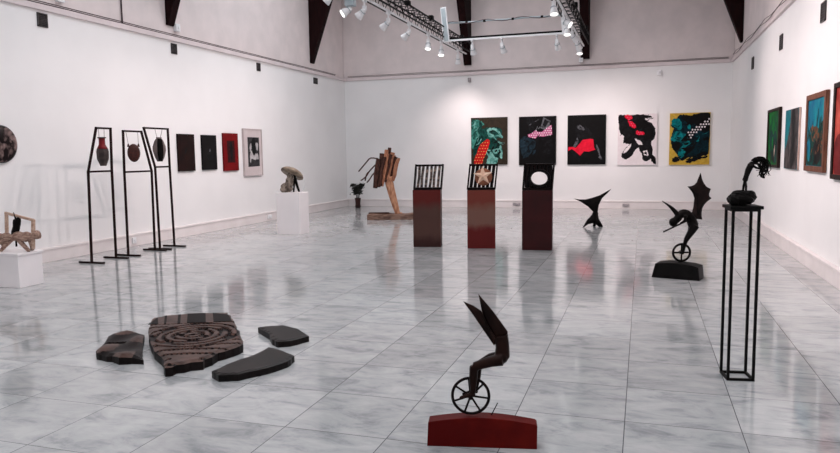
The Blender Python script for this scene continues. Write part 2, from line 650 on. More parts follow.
t = thing('lighting_rail', 'white cross rail with slim tube hung between the two trusses', 'rail', (-3.3, 17.05, ZR))
MB().box2((-1.52, -.03, -.04), (1.50, .03, -.0)).build('lamp_track', M['white'], t)
MB().box2((-1.5, -.03, .002), (1.50, .03, .045)).build('track_cover', M['black'], t)
MB().tube([(-1.50 + i * .25, 0, .40 + .008 * math.sin(i * 1.7)) for i in range(13)], .022, 8).build('tube', M['greyglass'], t)
m = MB()
m.tube([(-1.50 + i * .125, -.015, .40 + .03 * math.sin(i * .9)) for i in range(25)], .010, 6)
m.build('wiring', M['cable'], t)
for xx in (-.9, -.45, .25, .95):
    MB().lathe([(.03, -.03), (.03, .03)], 8, M=Matrix.Translation((xx, 0, .40)) @ Matrix.Rotation(PI / 2, 4, 'Y')).build(
        'clip', M['black'], t)
rot = Matrix.Rotation(-.10, 3, 'Y')
m = MB().box((-1.44, -.04, .36), (.15, .06, .86), rot=rot)
m.build('end_plate', M['white'], t, bevel=.008)
m = MB().box((-1.44, -.075, .36), (.10, .012, .80), rot=rot)
m.build('end_diffuser', M['greyglass'], t)
m = MB().box((1.47, -.04, .20), (.12, .05, .52), rot=rot)
m.build('end_plate', M['white'], t, bevel=.008)

# one spotlight, its meshes shared by every copy
ME_ADAPT = MB().box((0, 0, -.035), (.05, .20, .06)).mesh('adapter', [M['white']])
ME_STEM = MB().tube([(0, 0, -.06), (0, 0, -.17)], .022, 10).box((0, 0, -.20), (.09, .06, .10)).mesh('stem', [M['white']])
ME_HEAD = MB().lathe([(.035, -.02), (.052, .01), (.060, .07), (.075, .12), (.098, .20), (.10, .225), (.088, .225), (.07, .19)],
                     18).mesh('lamp_head', [M['white']])
ME_LENS = MB().lathe([(.02, .190), (.084, .205), (.084, .211), (.02, .213)], 18).mesh('lens', [M['lens']])
ME_RING = MB().lathe([(.076, .05), (.076, .062), (.062, .062), (.062, .05)], 18).mesh('cooling_ring', [M['greyglass']])
ME_GEAR = MB().box((0, 0, -.17), (.20, .16, .28)).mesh('ballast_box', [M['greyglass']])


def part(name, me, parent, loc=(0, 0, 0), q=None):
    o = bpy.data.objects.new(name, me)
    COL.objects.link(o)
    o.parent = parent
    o.location = loc
    if q is not None:
        o.rotation_mode = 'QUATERNION'
        o.rotation_quaternion = q
    return o


def spot(x, y, z, target, label, watts=SPOT_W, cone=1.75, big=False):
    if target[2] == 0:
        cone, watts = 1.45, watts * .6
    if x < -4 and y < 10.5:
        watts *= .28
        target = (target[0], target[1], .7)
    if y > 15.5 and target[1] > 19:        # turned down and dimmed close to the wall
        watts *= .95
        target = (target[0], target[1], .95)
    t = thing('track_spotlight', label, 'spotlight', (x, y, z + .012), 0, 'white track spotlights')
    t.scale = (.82, .82, .82)
    part('adapter', ME_ADAPT, t)
    part('stem', ME_STEM, t)
    if big:
        part('ballast_box', ME_GEAR, t)
    zz = -.24 if not big else -.36
    d = (Vector(target) - Vector((x, y, z + zz * .82))).normalized()
    q = d.to_track_quat('Z', 'Y')
    h = part('lamp_head', ME_HEAD, t, (0, 0, zz), q)
    part('lens', ME_LENS, h)
    part('cooling_ring', ME_RING, h)
    ld = bpy.data.lights.new('spot_beam', 'SPOT')
    ld.energy = watts * (((2.7 if y > 12 else 1.9) if y > 8 else .7) if target[0] > 2 else 1.0)
    ld.color = SPOT_COL
    ld.spot_size = cone
    ld.spot_blend = 1.0
    ld.shadow_soft_size = 0.06
    lo = bpy.data.objects.new('spot_beam', ld)
    COL.objects.link(lo)
    lo.parent = t
    lo.location = Vector((0, 0, zz)) + d * .24
    lo.rotation_mode = 'QUATERNION'
    lo.rotation_quaternion = d.to_track_quat('-Z', 'Y')


LZ = ZR + .0
wl, wr, wb = XL, XR, YB
left = [
    (10.74, (wl, 10.4, .9), 'white track spotlight at the upper left, farthest left in view', False),
    (11.45, (wl, 8.3, .7), 'large white floodlight with grey box on the left truss', True),
    (12.10, (wl, 12.6, 1.0), 'white track spotlight right beside the large floodlight', False),
    (13.35, (wl, 13.8, 1.0), 'white track spotlight on the left truss, second after the floodlight', False),
    (14.65, (wl, 15.2, 1.1), 'white track spotlight on the left truss, third after the floodlight', False),
    (16.07, (-4.7, 14.6, 0), 'white track spotlight on the left truss, lit, just left of the hanging panel', False),
    (17.20, (-4.7, 15.7, 0), 'white track spotlight with bright lens under the hanging panel', False),
    (18.85, (-5.2, wb, 1.9), 'white track spotlight at the far end of the left truss', False)]
for y, tg, lb, big in left:
    spot(XTL, y, LZ, tg, lb, big=big)
right = [
    (11.0, (wr, 10.6, 1.6), 'white track spotlight on the right truss, nearest the camera'),
    (12.98, (-1.2, 11.7, 0), 'white track spotlight with bright lens, second along the right truss'),
    (14.56, (wr, 13.4, 1.6), 'white track spotlight on the right truss at the cross rail'),
    (15.30, (-1.4, 14.0, 0), 'white track spotlight on the right truss just past the cross rail'),
    (16.35, (1.2, wb, 1.9), 'white track spotlight with bright lens, fifth along the right truss'),
    (17.53, (-.1, wb, 1.9), 'white track spotlight second from the far end of the right truss'),
    (18.34, (-1.4, 17.0, 0), 'white track spotlight at the far end of the right truss')]
for y, tg, lb in right:
    spot(XTR, y, LZ, tg, lb)
for x, tg, lb in ((-4.06, (-3.9, wb, 1.9), 'white spotlight on the cross rail beside the left beam'),
                  (-3.32, (-2.6, wb, 1.9), 'white spotlight in the middle of the cross rail'),
                  (-2.0, (-1.4, wb, 1.9), 'white spotlight at the right end of the cross rail')):
    spot(x, 17.05, ZR - .04, tg, lb)
# tracks carry on overhead; unseen spotlights added to brighten near walls and floor
for y, tg in ((4.2, (wl, 4.5, 1.5)), (6.0, (wl, 6.3, 1.5)), (7.8, (wl, 7.6, 1.5)), (9.3, (wl, 10.6, 1.5))):
    spot(XTL, y, LZ, tg, 'added unseen white track spotlight overhead on the left truss, above the picture')
for y, tg in ((5.0, (wr, 5.5, 1.6)), (7.6, (wr, 7.8, 1.6)), (9.2, (wr, 9.6, 1.7)), (6.4, (-2.6, 4.6, 0))):
    spot(XTR, y, LZ, tg, 'added unseen white track spotlight overhead on the right truss, above the picture')


# ------------------------------------------------------------------ pictures
def outline_to_local(pts, w, h):
    return [((p[0] - .5) * w, (1 - p[1]) * h) for p in pts]


class Picture:
    def __init__(self, w, h, d):
        self.w, self.h, self.d = w, h, d
        self.m = MB()
        self.mats = []
        self.layer = 0

    def mi(self, m):
        if m not in self.mats:
            self.mats.append(m)
        return self.mats.index(m)

    def board(self, m, inset=0.0, y0=0.0, edge=None):
        w, h = self.w / 2 - inset, self.h
        self.m.box2((-w, -y0, inset), (w, -self.d, h - inset), self.mi(edge or m))
        if edge:
            self.m.box2((-w, -self.d, inset), (w, -self.d - .002, h - inset), self.mi(m))
            self.layer = 3

    def shape(self, m, pts, smooth=True, sub=5):
        self.layer += 1
        y = -self.d - .0006 * self.layer
        jr = random.Random(self.layer * 7 + 1)
        jt = .011 if smooth else .0
        o = outline_to_local([(min(max(p[0] + jr.uniform(-jt, jt), .004), .996), min(max(p[1] + jr.uniform(-jt, jt), .004), .996)) for p in
                              (catmull([(a, b) for a, b in pts], sub) if smooth else pts)], self.w, self.h)
        cl = [o[0]]
        for p in o[1:]:
            if abs(p[0] - cl[-1][0]) + abs(p[1] - cl[-1][1]) > 1e-5:
                cl.append(p)
        V, E, F, *_ = delaunay_2d_cdt([Vector(p) for p in cl], [(k, (k + 1) % len(cl)) for k in range(len(cl))], [], 1, 1e-6)
        self.m.add([(v.x, y, v.y) for v in V], [tuple(f) for f in F], self.mi(m))

    def strokes(self, m, poly, n, ln, wd, ang, seed):
        r = random.Random(seed)
        u0, u1 = min(p[0] for p in poly), max(p[0] for p in poly)
        v0, v1 = min(p[1] for p in poly), max(p[1] for p in poly)
        self.layer += 1
        k = 0
        for _ in range(n * 8):
            u, v = r.uniform(u0, u1), r.uniform(v0, v1)
            if k >= n or not inside(u, v, poly):
                continue
            k += 1
            y = -self.d - .0006 * (self.layer + .5 * r.random())
            a = ang + r.uniform(-.5, .5)
            l_, w_ = ln * r.uniform(.5, 1.3) / 2, wd * r.uniform(.4, 1.3) / 2
            pts = []
            for q in range(10):
                t = 2 * PI * q / 10
                x_, z_ = l_ * math.cos(t) * r.uniform(.75, 1.15), w_ * math.sin(t) * r.uniform(.7, 1.2) + .25 * l_ * math.cos(t) ** 2
                pts.append((min(max((u - .5) * self.w + x_ * math.cos(a) - z_ * math.sin(a), -self.w * .495), self.w * .495), y,
                            min(max((1 - v) * self.h + x_ * math.sin(a) + z_ * math.cos(a), .004), self.h - .004)))
            self.m.add(pts, [tuple(range(10))], self.mi(m))

    def dots(self, m, poly, nu, nv, r, skew=0.0):
        self.layer += 1
        y = -self.d - .0006 * self.layer
        for i in range(nu):
            for j in range(nv):
                u = (i + .5 + (.5 if j % 2 else 0)) / nu
                v = (j + .5) / nv + skew * u
                if inside(u, v, poly) and u < .99:
                    cx, cz = (u - .5) * self.w, (1 - v) * self.h
                    vs = [(cx + r * math.cos(2 * PI * k / 8), y, cz + r * math.sin(2 * PI * k / 8)) for k in range(8)]
                    self.m.add(vs, [tuple(range(8))], self.mi(m))


def rough_blob(cx, cy, rx, ry, n, jit, seed):
    r = random.Random(seed)
    return [(cx + rx * (1 + jit * r.uniform(-1, 1)) * math.cos(2 * PI * k / n),
             cy + ry * (1 + jit * r.uniform(-1, 1)) * math.sin(2 * PI * k / n)) for k in range(n)]


P_ = {}
for nm, c, c2 in (('p_black', (7, 6, 7), (13, 12, 13)), ('p_soft', (26, 26, 29), (8, 8, 9)),
                  ('p_olive', (56, 47, 37), (44, 38, 30)), ('p_teal', (70, 148, 134), (10, 54, 48)),
                  ('p_dteal', (4, 22, 20), (24, 78, 70)), ('p_lteal', (140, 198, 188), (40, 108, 100)),
                  ('p_red', (206, 30, 34), (170, 20, 26)), ('p_hot', (226, 26, 56), (204, 16, 44)),
                  ('p_pink', (206, 120, 160), (180, 84, 130)), ('p_white', (236, 228, 230), (226, 218, 220)),
                  ('p_grey', (110, 110, 116), (24, 24, 27)), ('p_slate', (34, 54, 66), (8, 12, 16)),
                  ('p_mustard', (204, 170, 70), (184, 148, 54)), ('p_cyan', (4, 138, 142), (0, 44, 50)),
                  ('p_navy', (3, 10, 15), (2, 40, 50)), ('p_dot', (240, 200, 110), (240, 190, 90)),
                  ('p_canvas', (226, 216, 218), (234, 226, 228))):
    P_[nm] = mat(nm.replace('p_', 'paint_'), c, .55, rgb2=c2, scale=7, distortion=1.5, spec=.1)

BACK_Z = 1.25
gp = 'large paintings on the back wall'


def hang_back(p, x0, x1, z0, label):
    o = p.m.build('canvas_painting', p.mats, loc=((x0 + x1) / 2 * KB, YB - .003, 1.6 + (z0 - 1.6) * KB))
    o.scale = (KB, 1, KB)
    tag(o, label, 'painting', gp)


# 1 olive with green leaves and red
p = Picture(1.06, 1.35, .05)
p.board(P_['p_olive'])
p.shape(P_['p_teal'], [(.02, .10), (.12, .04), (.30, .08), (.38, .16), (.26, .18), (.22, .30), (.20, .46), (.02, .62)])
p.shape(P_['p_dteal'], [(.20, .28), (.40, .22), (.62, .22), (.82, .24), (.86, .42), (.70, .46), (.84, .60), (.86, .84),
                        (.62, .86), (.40, .80), (.12, .86), (.06, .66), (.16, .46)])
p.shape(P_['p_lteal'], [(.44, .30), (.52, .22), (.70, .24), (.84, .36), (.88, .44), (.72, .40), (.52, .42)])
p.shape(P_['p_dteal'], [(.50, .30), (.62, .27), (.78, .36), (.64, .38)])
p.shape(P_['p_teal'], [(.02, .36), (.14, .28), (.20, .34), (.12, .50), (.05, .66), (.01, .60)])
p.shape(P_['p_lteal'], [(.48, .82), (.56, .72), (.66, .84), (.74, .86), (.70, .98), (.44, .985)])
p.shape(P_['p_lteal'], [(.60, .68), (.76, .66), (.82, .58), (.86, .72), (.86, .86), (.80, .84), (.80, .72), (.66, .78)])
p.strokes(P_['p_dteal'], [(0.04, 0.1), (0.3, 0.1), (0.3, 0.6), (0.04, 0.6)], 9, .26, .07, 1.2, 3)
p.strokes(P_['p_lteal'], [(0.04, 0.1), (0.3, 0.1), (0.3, 0.55), (0.04, 0.55)], 7, .22, .035, 1.1, 4)
p.strokes(P_['p_lteal'], [(0.45, 0.25), (0.85, 0.25), (0.85, 0.85), (0.45, 0.85)], 8, .24, .035, -.6, 5)
p.strokes(P_['p_black'], [(0.3, 0.3), (0.8, 0.3), (0.8, 0.8), (0.3, 0.8)], 7, .20, .06, .8, 6)
red = [(.10, .88), (.20, .66), (.30, .54), (.46, .46), (.52, .52), (.46, .68), (.36, .84), (.30, .985), (.10, .985)]
p.shape(P_['p_red'], red)
p.dots(P_['p_dot'], red, 14, 16, .012)
hang_back(p, -4.76, -3.70, 1.27, 'painting of green leaf shapes with a red dotted form on olive brown')
# 2 dark with pink bow
p = Picture(1.04, 1.36, .05)
p.board(P_['p_black'])
p.shape(P_['p_slate'], [(.04, .50), (.14, .40), (.30, .44), (.46, .52), (.40, .66), (.26, .82), (.14, .84), (.05, .70)])
p.shape(P_['p_soft'], [(.20, .06), (.34, .02), (.44, .16), (.40, .28), (.30, .30)])
p.shape(P_['p_grey'], [(.66, .02), (.86, .10), (.76, .30), (.58, .24)], False)
p.shape(P_['p_soft'], [(.70, .05), (.80, .12), (.72, .22), (.64, .18)], False)
bow = [(.24, .37), (.36, .34), (.44, .28), (.52, .32), (.62, .32), (.76, .24), (.88, .18), (.90, .38), (.78, .40),
       (.66, .42), (.58, .41), (.46, .46), (.38, .44), (.26, .42)]
p.shape(P_['p_pink'], bow, False)
p.dots(P_['p_white'], bow, 16, 22, .017)
p.strokes(P_['p_grey'], [(0.3, 0.05), (0.9, 0.05), (0.9, 0.3), (0.3, 0.3)], 4, .16, .03, 1.0, 7)
p.strokes(P_['p_slate'], [(0.05, 0.45), (0.45, 0.45), (0.45, 0.85), (0.05, 0.85)], 8, .22, .06, .9, 8)
p.strokes(P_['p_soft'], [(0.5, 0.4), (0.95, 0.4), (0.95, 0.9), (0.5, 0.9)], 8, .26, .08, .4, 9)
p.shape(P_['p_soft'], [(.80, .58), (.90, .56), (.94, .66), (.86, .64)])
hang_back(p, -3.365, -2.325, 1.25, 'black painting with a pink dotted bow band and grey fold')
# 3 black painting, red patch
p = Picture(1.03, 1.36, .05)
p.board(P_['p_black'])
p.shape(P_['p_soft'], [(.22, .22), (.40, .20), (.56, .28), (.70, .46), (.40, .48), (.24, .40)])
p.shape(P_['p_grey'], [(.24, .24), (.32, .20), (.42, .26), (.44, .30), (.30, .28)])
p.shape(P_['p_grey'], [(.26, .44), (.28, .54), (.24, .62), (.14, .64), (.20, .56)])
p.shape(P_['p_hot'], [(.03, .64), (.14, .64), (.22, .66), (.34, .56), (.40, .50), (.60, .48), (.68, .49), (.70, .66),
                      (.74, .70), (.56, .74), (.44, .73), (.34, .82), (.22, .74), (.12, .68), (.02, .72)], False)
p.shape(P_['p_soft'], [(.06, .70), (.16, .72), (.32, .86), (.32, .94), (.18, .84)])
p.shape(P_['p_grey'], [(.76, .60), (.82, .66), (.86, .80), (.92, .90), (.82, .86), (.78, .72)])
p.shape(P_['p_black'], [(.78, .72), (.83, .80), (.80, .90), (.72, .80)])
hang_back(p, -2.01, -.975, 1.25, 'black painting with a single bright red patch in the middle')
# 4 white with black figures
p = Picture(1.01, 1.37, .05)
p.board(P_['p_canvas'])
p.shape(P_['p_soft'], [(.01, .10), (.02, .015), (.16, .012), (.40, .015), (.60, .01), (.78, .03), (.88, .08), (.70, .09),
                       (.74, .14), (.88, .20), (.96, .32), (.94, .46), (.86, .56), (.90, .70), (.88, .84), (.78, .92),
                       (.66, .90), (.62, .78), (.56, .72), (.54, .66), (.44, .72), (.36, .82), (.20, .88), (.10, .82),
                       (.16, .70), (.30, .60), (.22, .58), (.14, .52), (.16, .44), (.06, .36), (.02, .24)])
p.shape(P_['p_black'], [(.30, .20), (.56, .10), (.84, .24), (.90, .42), (.70, .52), (.44, .40)])
p.strokes(P_['p_black'], [(0.08, 0.08), (0.9, 0.08), (0.9, 0.55), (0.08, 0.55)], 16, .2, .05, .9, 10)
p.strokes(P_['p_soft'], [(0.2, 0.1), (0.8, 0.1), (0.8, 0.5), (0.2, 0.5)], 8, .2, .06, .5, 11)
p.strokes(P_['p_black'], [(0.62, 0.02), (0.92, 0.02), (0.92, 0.14), (0.62, 0.14)], 7, .12, .02, .3, 12)
p.shape(P_['p_canvas'], [(.16, .76), (.18, .70), (.28, .62), (.34, .58), (.34, .62), (.26, .72)])
p.shape(P_['p_canvas'], [(.44, .48), (.50, .50), (.58, .52), (.64, .60), (.56, .60), (.50, .56)])
p.shape(P_['p_black'], [(.84, .80), (.92, .82), (.985, .88), (.985, .985), (.92, .96), (.86, .90)])
p.shape(P_['p_canvas'], [(.66, .72), (.76, .72), (.80, .80), (.76, .82), (.68, .80)])
p.shape(P_['p_black'], [(.68, .75), (.74, .74), (.76, .79), (.70, .79)])
for q in ([(.17, .02), (.32, .02), (.36, .08), (.30, .12), (.22, .10)], [(.26, .13), (.38, .15), (.46, .22), (.44, .28), (.32, .24)],
          [(.46, .33), (.58, .34), (.68, .37), (.66, .41), (.50, .41)]):
    p.shape(P_['p_hot'], q)
    p.dots(P_['p_pink'], q, 16, 24, .012)
hang_back(p, -.66, .35, 1.225, 'white painting of tangled black shapes with small red patches')
# 5 yellow with teal and black
p = Picture(1.0, 1.365, .05)
p.board(P_['p_mustard'])
p.shape(P_['p_navy'], [(.14, .20), (.20, .06), (.34, .03), (.52, .05), (.70, .01), (.985, .01), (.985, .70), (.97, .80),
                       (.82, .84), (.64, .90), (.56, .86), (.42, .88), (.30, .92), (.20, .80), (.10, .70), (.04, .58), (.06, .40)])
p.shape(P_['p_black'], [(.30, .06), (.60, .04), (.98, .02), (.985, .30), (.80, .36), (.62, .22), (.42, .24), (.34, .16)])
p.shape(P_['p_cyan'], [(.04, .18), (.10, .10), (.24, .12), (.30, .22), (.28, .32), (.14, .30), (.06, .26)])
p.shape(P_['p_cyan'], [(.03, .46), (.14, .36), (.34, .36), (.44, .46), (.52, .58), (.40, .66), (.38, .82), (.24, .86),
                       (.24, .74), (.34, .60), (.20, .54), (.06, .54)])
p.shape(P_['p_black'], [(.06, .58), (.16, .54), (.28, .58), (.24, .70), (.12, .72)])
p.shape(P_['p_cyan'], [(.44, .26), (.50, .22), (.52, .30), (.46, .32)])
p.shape(P_['p_black'], [(.08, .88), (.20, .84), (.26, .90), (.18, .95), (.10, .94)])
p.shape(P_['p_black'], [(.42, .94), (.54, .88), (.78, .84), (.80, .88), (.60, .94), (.50, .97)])
p.strokes(P_['p_black'], [(0.35, 0.4), (0.95, 0.4), (0.95, 0.8), (0.35, 0.8)], 14, .24, .08, .5, 13)
p.strokes(P_['p_navy'], [(0.06, 0.15), (0.45, 0.15), (0.45, 0.75), (0.06, 0.75)], 8, .2, .06, -.5, 14)
p.strokes(P_['p_cyan'], [(0.5, 0.4), (0.9, 0.4), (0.9, 0.7), (0.5, 0.7)], 5, .14, .03, .7, 15)
p.strokes(P_['p_black'], [(0.2, 0.78), (0.9, 0.78), (0.9, 0.9), (0.2, 0.9)], 10, .16, .05, .2, 16)
band = [(.42, .40), (.70, .24), (.985, .10), (.985, .25), (.82, .30), (.66, .38), (.52, .50)]
p.shape(P_['p_black'], band)
p.dots(P_['p_white'], band, 15, 20, .023)
hang_back(p, .665, 1.67, 1.22, 'mustard yellow painting with black and teal shapes and white dotted band')

# left wall panels
gl = 'dark narrow panels on the left wall'
Q = {'umber': mat('umber_panel', (36, 17, 15), .55, spec=.1, rgb2=(24, 12, 12), scale=5),
     'char': mat('charcoal_panel', (13, 11, 12), .55, spec=.1, rgb2=(20, 17, 18), scale=5),
     'crim': mat('crimson_panel', (118, 10, 14), .55, spec=.1, rgb2=(100, 8, 12), scale=6),
     'brn': mat('dark_brown_print', (62, 14, 16), .55, spec=.1, rgb2=(28, 12, 13), scale=22),
     'silver': mat('pale_silver_mat', (196, 184, 184), .55, spec=.1, rgb2=(208, 197, 197), scale=3),
     'sil2': mat('silver_frame_edge', (184, 172, 172), .35, .3, rgb2=(196, 184, 184), scale=6),
     'mono': mat('monochrome_print', (26, 25, 27), .55, spec=.1, rgb2=(60, 58, 60), scale=9),
     'light': mat('pale_print_tone', (150, 146, 148), .55, spec=.1, rgb2=(196, 192, 192), scale=14)}


def left_panel(y0, y1, z0, z1, fill, label):
    p = Picture(y1 - y0, z1 - z0, .04)
    fill(p)
    o = p.m.build('wall_panel', p.mats, loc=(XL + .003, (y0 + y1) / 2, z0), rz=LR)
    tag(o, label, 'painting', gl)


def f1(p):
    p.board(Q['umber'])
    p.shape(P_['p_soft'], [(.40, .45), (.55, .36), (.50, .46), (.38, .54)])


def f2(p):
    p.board(Q['char'])
    p.shape(P_['p_soft'], [(.30, .60), (.42, .40), (.52, .34), (.60, .50), (.72, .66), (.56, .72), (.40, .72)])
    p.shape(P_['p_grey'], [(.46, .44), (.52, .38), (.56, .46), (.50, .48)])


def f3(p):
    p.board(Q['crim'])
    p.shape(Q['brn'], [(.22, .20), (.74, .19), (.76, .78), (.24, .78)], False)
    p.shape(P_['p_soft'], [(.44, .26), (.56, .25), (.60, .60), (.48, .72), (.42, .50)])


left_panel(11.79, 12.32, 1.32, 2.07, f1, 'dark brown panel on the left wall, next to the hanging vessel stands')
left_panel(12.59, 13.10, 1.33, 2.066, f2, 'near black panel on the left wall between brown and red panels')
left_panel(13.37, 13.95, 1.285, 2.125, f3, 'crimson red panel with a dark central print on left wall')
t = thing('framed_print', 'silver white framed black and white print, last on the left wall', 'picture',
          (XL + .003, 14.59, 1.148), LR)
p = Picture(.79, 1.09, .035)
p.board(Q['silver'])
p.shape(Q['mono'], [(.21, .17), (.86, .17), (.86, .80), (.21, .81)], False)
p.shape(Q['light'], [(.32, .56), (.44, .44), (.52, .54), (.74, .52), (.80, .64), (.56, .66), (.40, .64), (.34, .74)])
p.shape(Q['light'], [(.32, .36), (.42, .30), (.40, .44), (.33, .48)])
p.shape(Q['light'], [(.66, .30), (.78, .30), (.76, .46), (.68, .42)])
p.shape(P_['p_black'], [(.42, .26), (.54, .18), (.62, .22), (.66, .46), (.54, .56), (.44, .48)])
p.m.build('print', p.mats, t)
m = MB()
for s in (-1, 1):
    m.box((s * .395, -.025, .545), (.022, .05, 1.11))
    m.box((0, -.025, .545 + s * .545), (.80, .05, .022))
m.build('frame', Q['sil2'], t)

# round dark stone disc at the left edge
m_disc = mat('dark_marbled_disc', (26, 19, 20), .3, spec=.1, rgb2=(168, 142, 138), scale=5.5, lo=.50, hi=.72, distortion=.6)
m_rim = mat('disc_rim', (22, 17, 18), .35, rgb2=(34, 26, 26), scale=10)
t = thing('wall_disc', 'round dark marbled disc hung on the left wall, cut by picture edge', 'artwork', (XL, 7.76, 1.828), LR)
RX = Matrix.Rotation(PI / 2, 4, 'X')
MB().lathe([(.262, .004), (.272, .016), (.272, .045), (.262, .052)], 48, M=RX).build('disc', m_rim, t)
MB().lathe([(.262, .0525), (.25, .058)], 48, M=RX).build('disc_face', m_disc, t)

# right wall paintings
R_ = {'green': mat('green_abstract_paint', (4, 120, 44), .6, spec=.08, rgb2=(6, 34, 20), scale=3.2, stretch=(1.6, 1, .8), distortion=1.2, lo=.40, hi=.66),
      'gteal': mat('teal_paint', (10, 122, 130), .6, spec=.08, rgb2=(4, 92, 104), scale=4),
      'gray': mat('grey_rock_paint', (44, 42, 44), .6, spec=.08, rgb2=(84, 76, 76), scale=9, detail=10),
      'blue': mat('turquoise_blue_paint', (8, 128, 140), .6, spec=.08, rgb2=(6, 84, 122), scale=3, stretch=(1.5, 1, .7), distortion=1),
      'rust': mat('rusty_orange_paint', (118, 70, 44), .6, spec=.08, rgb2=(20, 56, 52), scale=10, distortion=1.5, lo=.42, hi=.6),
      'deep': mat('deep_green_paint', (8, 34, 32), .6, spec=.08, rgb2=(14, 70, 64), scale=6, distortion=2),
      'coral': mat('coral_red_paint', (204, 92, 78), .6, spec=.08, rgb2=(132, 34, 32), scale=2.5, stretch=(1, 1, 1.6)),
      'wine': mat('wine_red_paint', (88, 18, 22), .6, spec=.08, rgb2=(120, 34, 34), scale=4),
      'wood': mat('walnut_frame_wood', (92, 58, 46), .6, spec=.08, rgb2=(122, 80, 64), scale=4, stretch=(6, 6, 1)),
      'dwood': mat('near_black_frame', (34, 24, 22), .6, spec=.08, rgb2=(46, 32, 30), scale=5),
      'pale': mat('pale_canvas_edge', (190, 160, 150), .6, spec=.08, rgb2=(206, 178, 168), scale=5)}
gr = 'paintings on the right wall'


def right_painting(y_far, y_near, z0, z1, fr, fmat, fill, label, fw=.06, fh=.06):
    w, h = y_far - y_near, z1 - z0
    t = thing('framed_painting', label, 'painting', (XR - .003, (y_far + y_near) / 2, z0), RR, gr)
    p = Picture(w - (2 * fw if fr else .0), h - (2 * fh if fr else 0), .028)
    fill(p)
    o = p.m.build('canvas', p.mats, t, loc=(0, 0, fh if fr else 0))
    if fr:
        m = MB()
        for s in (-1, 1):
            m.box((s * (w / 2 - fw / 2), -.0225, h / 2), (fw, .045, h))
            m.box((0, -.0225, h / 2 + s * (h / 2 - fh / 2)), (w - 2 * fw, .045, fh))
        m.build('frame', fmat, t, bevel=.006)


def g1(p):
    p.board(R_['green'])
    p.shape(R_['deep'], [(.16, .42), (.34, .34), (.52, .44), (.70, .36), (.90, .56), (.86, .92), (.60, .96), (.36, .86), (.20, .64)])
    p.shape(R_['pale'], [(.62, .62), (.68, .56), (.70, .74), (.64, .86)])
    p.strokes(R_['deep'], [(0.1, 0.1), (0.9, 0.1), (0.9, 0.7), (0.1, 0.7)], 16, .34, .05, 1.4, 21)
    p.strokes(P_['p_black'], [(0.1, 0.55), (0.95, 0.55), (0.95, 0.95), (0.1, 0.95)], 10, .3, .06, 1.5, 22)
    p.shape(R_['green'], [(.40, .52), (.50, .48), (.52, .66), (.44, .72)])


def g2(p):
    p.board(R_['gteal'], edge=R_['pale'])
    p.shape(R_['gray'], [(.40, .02), (.56, .005), (.98, .005), (.985, .985), (.02, .985), (.02, .70), (.16, .58), (.26, .44), (.36, .36), (.40, .20)])
    p.strokes(P_['p_black'], [(0.3, 0.3), (0.95, 0.3), (0.95, 0.95), (0.3, 0.95)], 14, .3, .07, 1.3, 26)
    p.shape(P_['p_soft'], [(.50, .05), (.70, .02), (.80, .30), (.74, .60), (.62, .96), (.46, .90), (.52, .50)])


def g3(p):
    p.board(R_['blue'])
    p.shape(R_['deep'], [(.06, .64), (.20, .52), (.30, .42), (.40, .50), (.56, .40), (.70, .44), (.96, .36), (.985, .985), (.02, .985)])
    p.shape(R_['rust'], [(.24, .52), (.40, .42), (.60, .42), (.74, .52), (.94, .50), (.92, .80), (.60, .88), (.48, .66), (.30, .62)])
    p.shape(R_['deep'], [(.36, .50), (.46, .46), (.50, .60), (.42, .62)])
    p.shape(P_['p_black'], [(.40, .72), (.56, .62), (.66, .72), (.80, .70), (.86, .90), (.56, .96)])
    p.shape(R_['blue'], [(.08, .52), (.20, .60), (.22, .90), (.10, .88)])
    p.strokes(R_['deep'], [(0.05, 0.2), (0.95, 0.2), (0.95, 0.6), (0.05, 0.6)], 16, .26, .04, 1.3, 23)
    p.strokes(R_['rust'], [(0.3, 0.45), (0.9, 0.45), (0.9, 0.8), (0.3, 0.8)], 8, .16, .05, .5, 24)
    p.strokes(P_['p_black'], [(0.3, 0.55), (0.9, 0.55), (0.9, 0.95), (0.3, 0.95)], 10, .2, .05, 1.2, 25)
    p.shape(R_['rust'], [(.22, .44), (.36, .38), (.40, .46), (.28, .52)])


def g4(p):
    p.board(R_['coral'])
    p.shape(R_['wine'], [(.02, .62), (.30, .52), (.60, .58), (.98, .50), (.985, .985), (.02, .985)])
    p.shape(P_['p_black'], [(.50, .50), (.62, .40), (.74, .52), (.70, .90), (.52, .90)])


right_painting(14.15, 12.99, 1.285, 2.305, True, R_['dwood'], g1, 'green painting in a black frame, farthest along the right wall', .10, .05)
right_painting(12.50, 11.50, 1.29, 2.21, False, None, g2, 'frameless teal and grey painting between two framed ones, right wall')
right_painting(10.98, 9.88, 1.295, 2.33, True, R_['wood'], g3, 'turquoise and rust painting in a brown walnut frame', .08, .075)
right_painting(9.52, 8.1, 1.235, 2.37, True, R_['dwood'], g4, 'coral red painting in dark frame cut by right picture edge', .08, .06)

# ------------------------------------------------------------------ hanging vessel stands (left)
SX = -8.03


def vessel_stand(ya, yb, shelf, top, label):
    t = thing('vessel_stand', label, 'stand', (SX, (ya + yb) / 2, 0), 0, 'tall steel stands by the left wall')
    c = (ya + yb) / 2
    w = .029
    zs = shelf[2]
    for y, ys in ((ya, shelf[0]), (yb, shelf[1])):
        MB().bar((0, y - c, .02), (0, ys - c, zs), w, w).build('post', M['stand'], t)
        MB().box((0, y - c, .015), (.47, .036, .026)).build('foot', M['stand'], t)
    m = MB()
    A, B = (0, shelf[0] - c, zs), (0, shelf[1] - c, zs)
    C, D = (0, top[1] - c, top[2]), (0, top[0] - c, top[2])
    for p0, p1 in ((A, B), (B, C), (C, D), (D, A)):
        d = (Vector(p1) - Vector(p0)).normalized() * w * .5
        m.bar(Vector(p0) - d, Vector(p1) + d, w, w)
    m.build('hanging_frame', M['stand'], t)
    return t


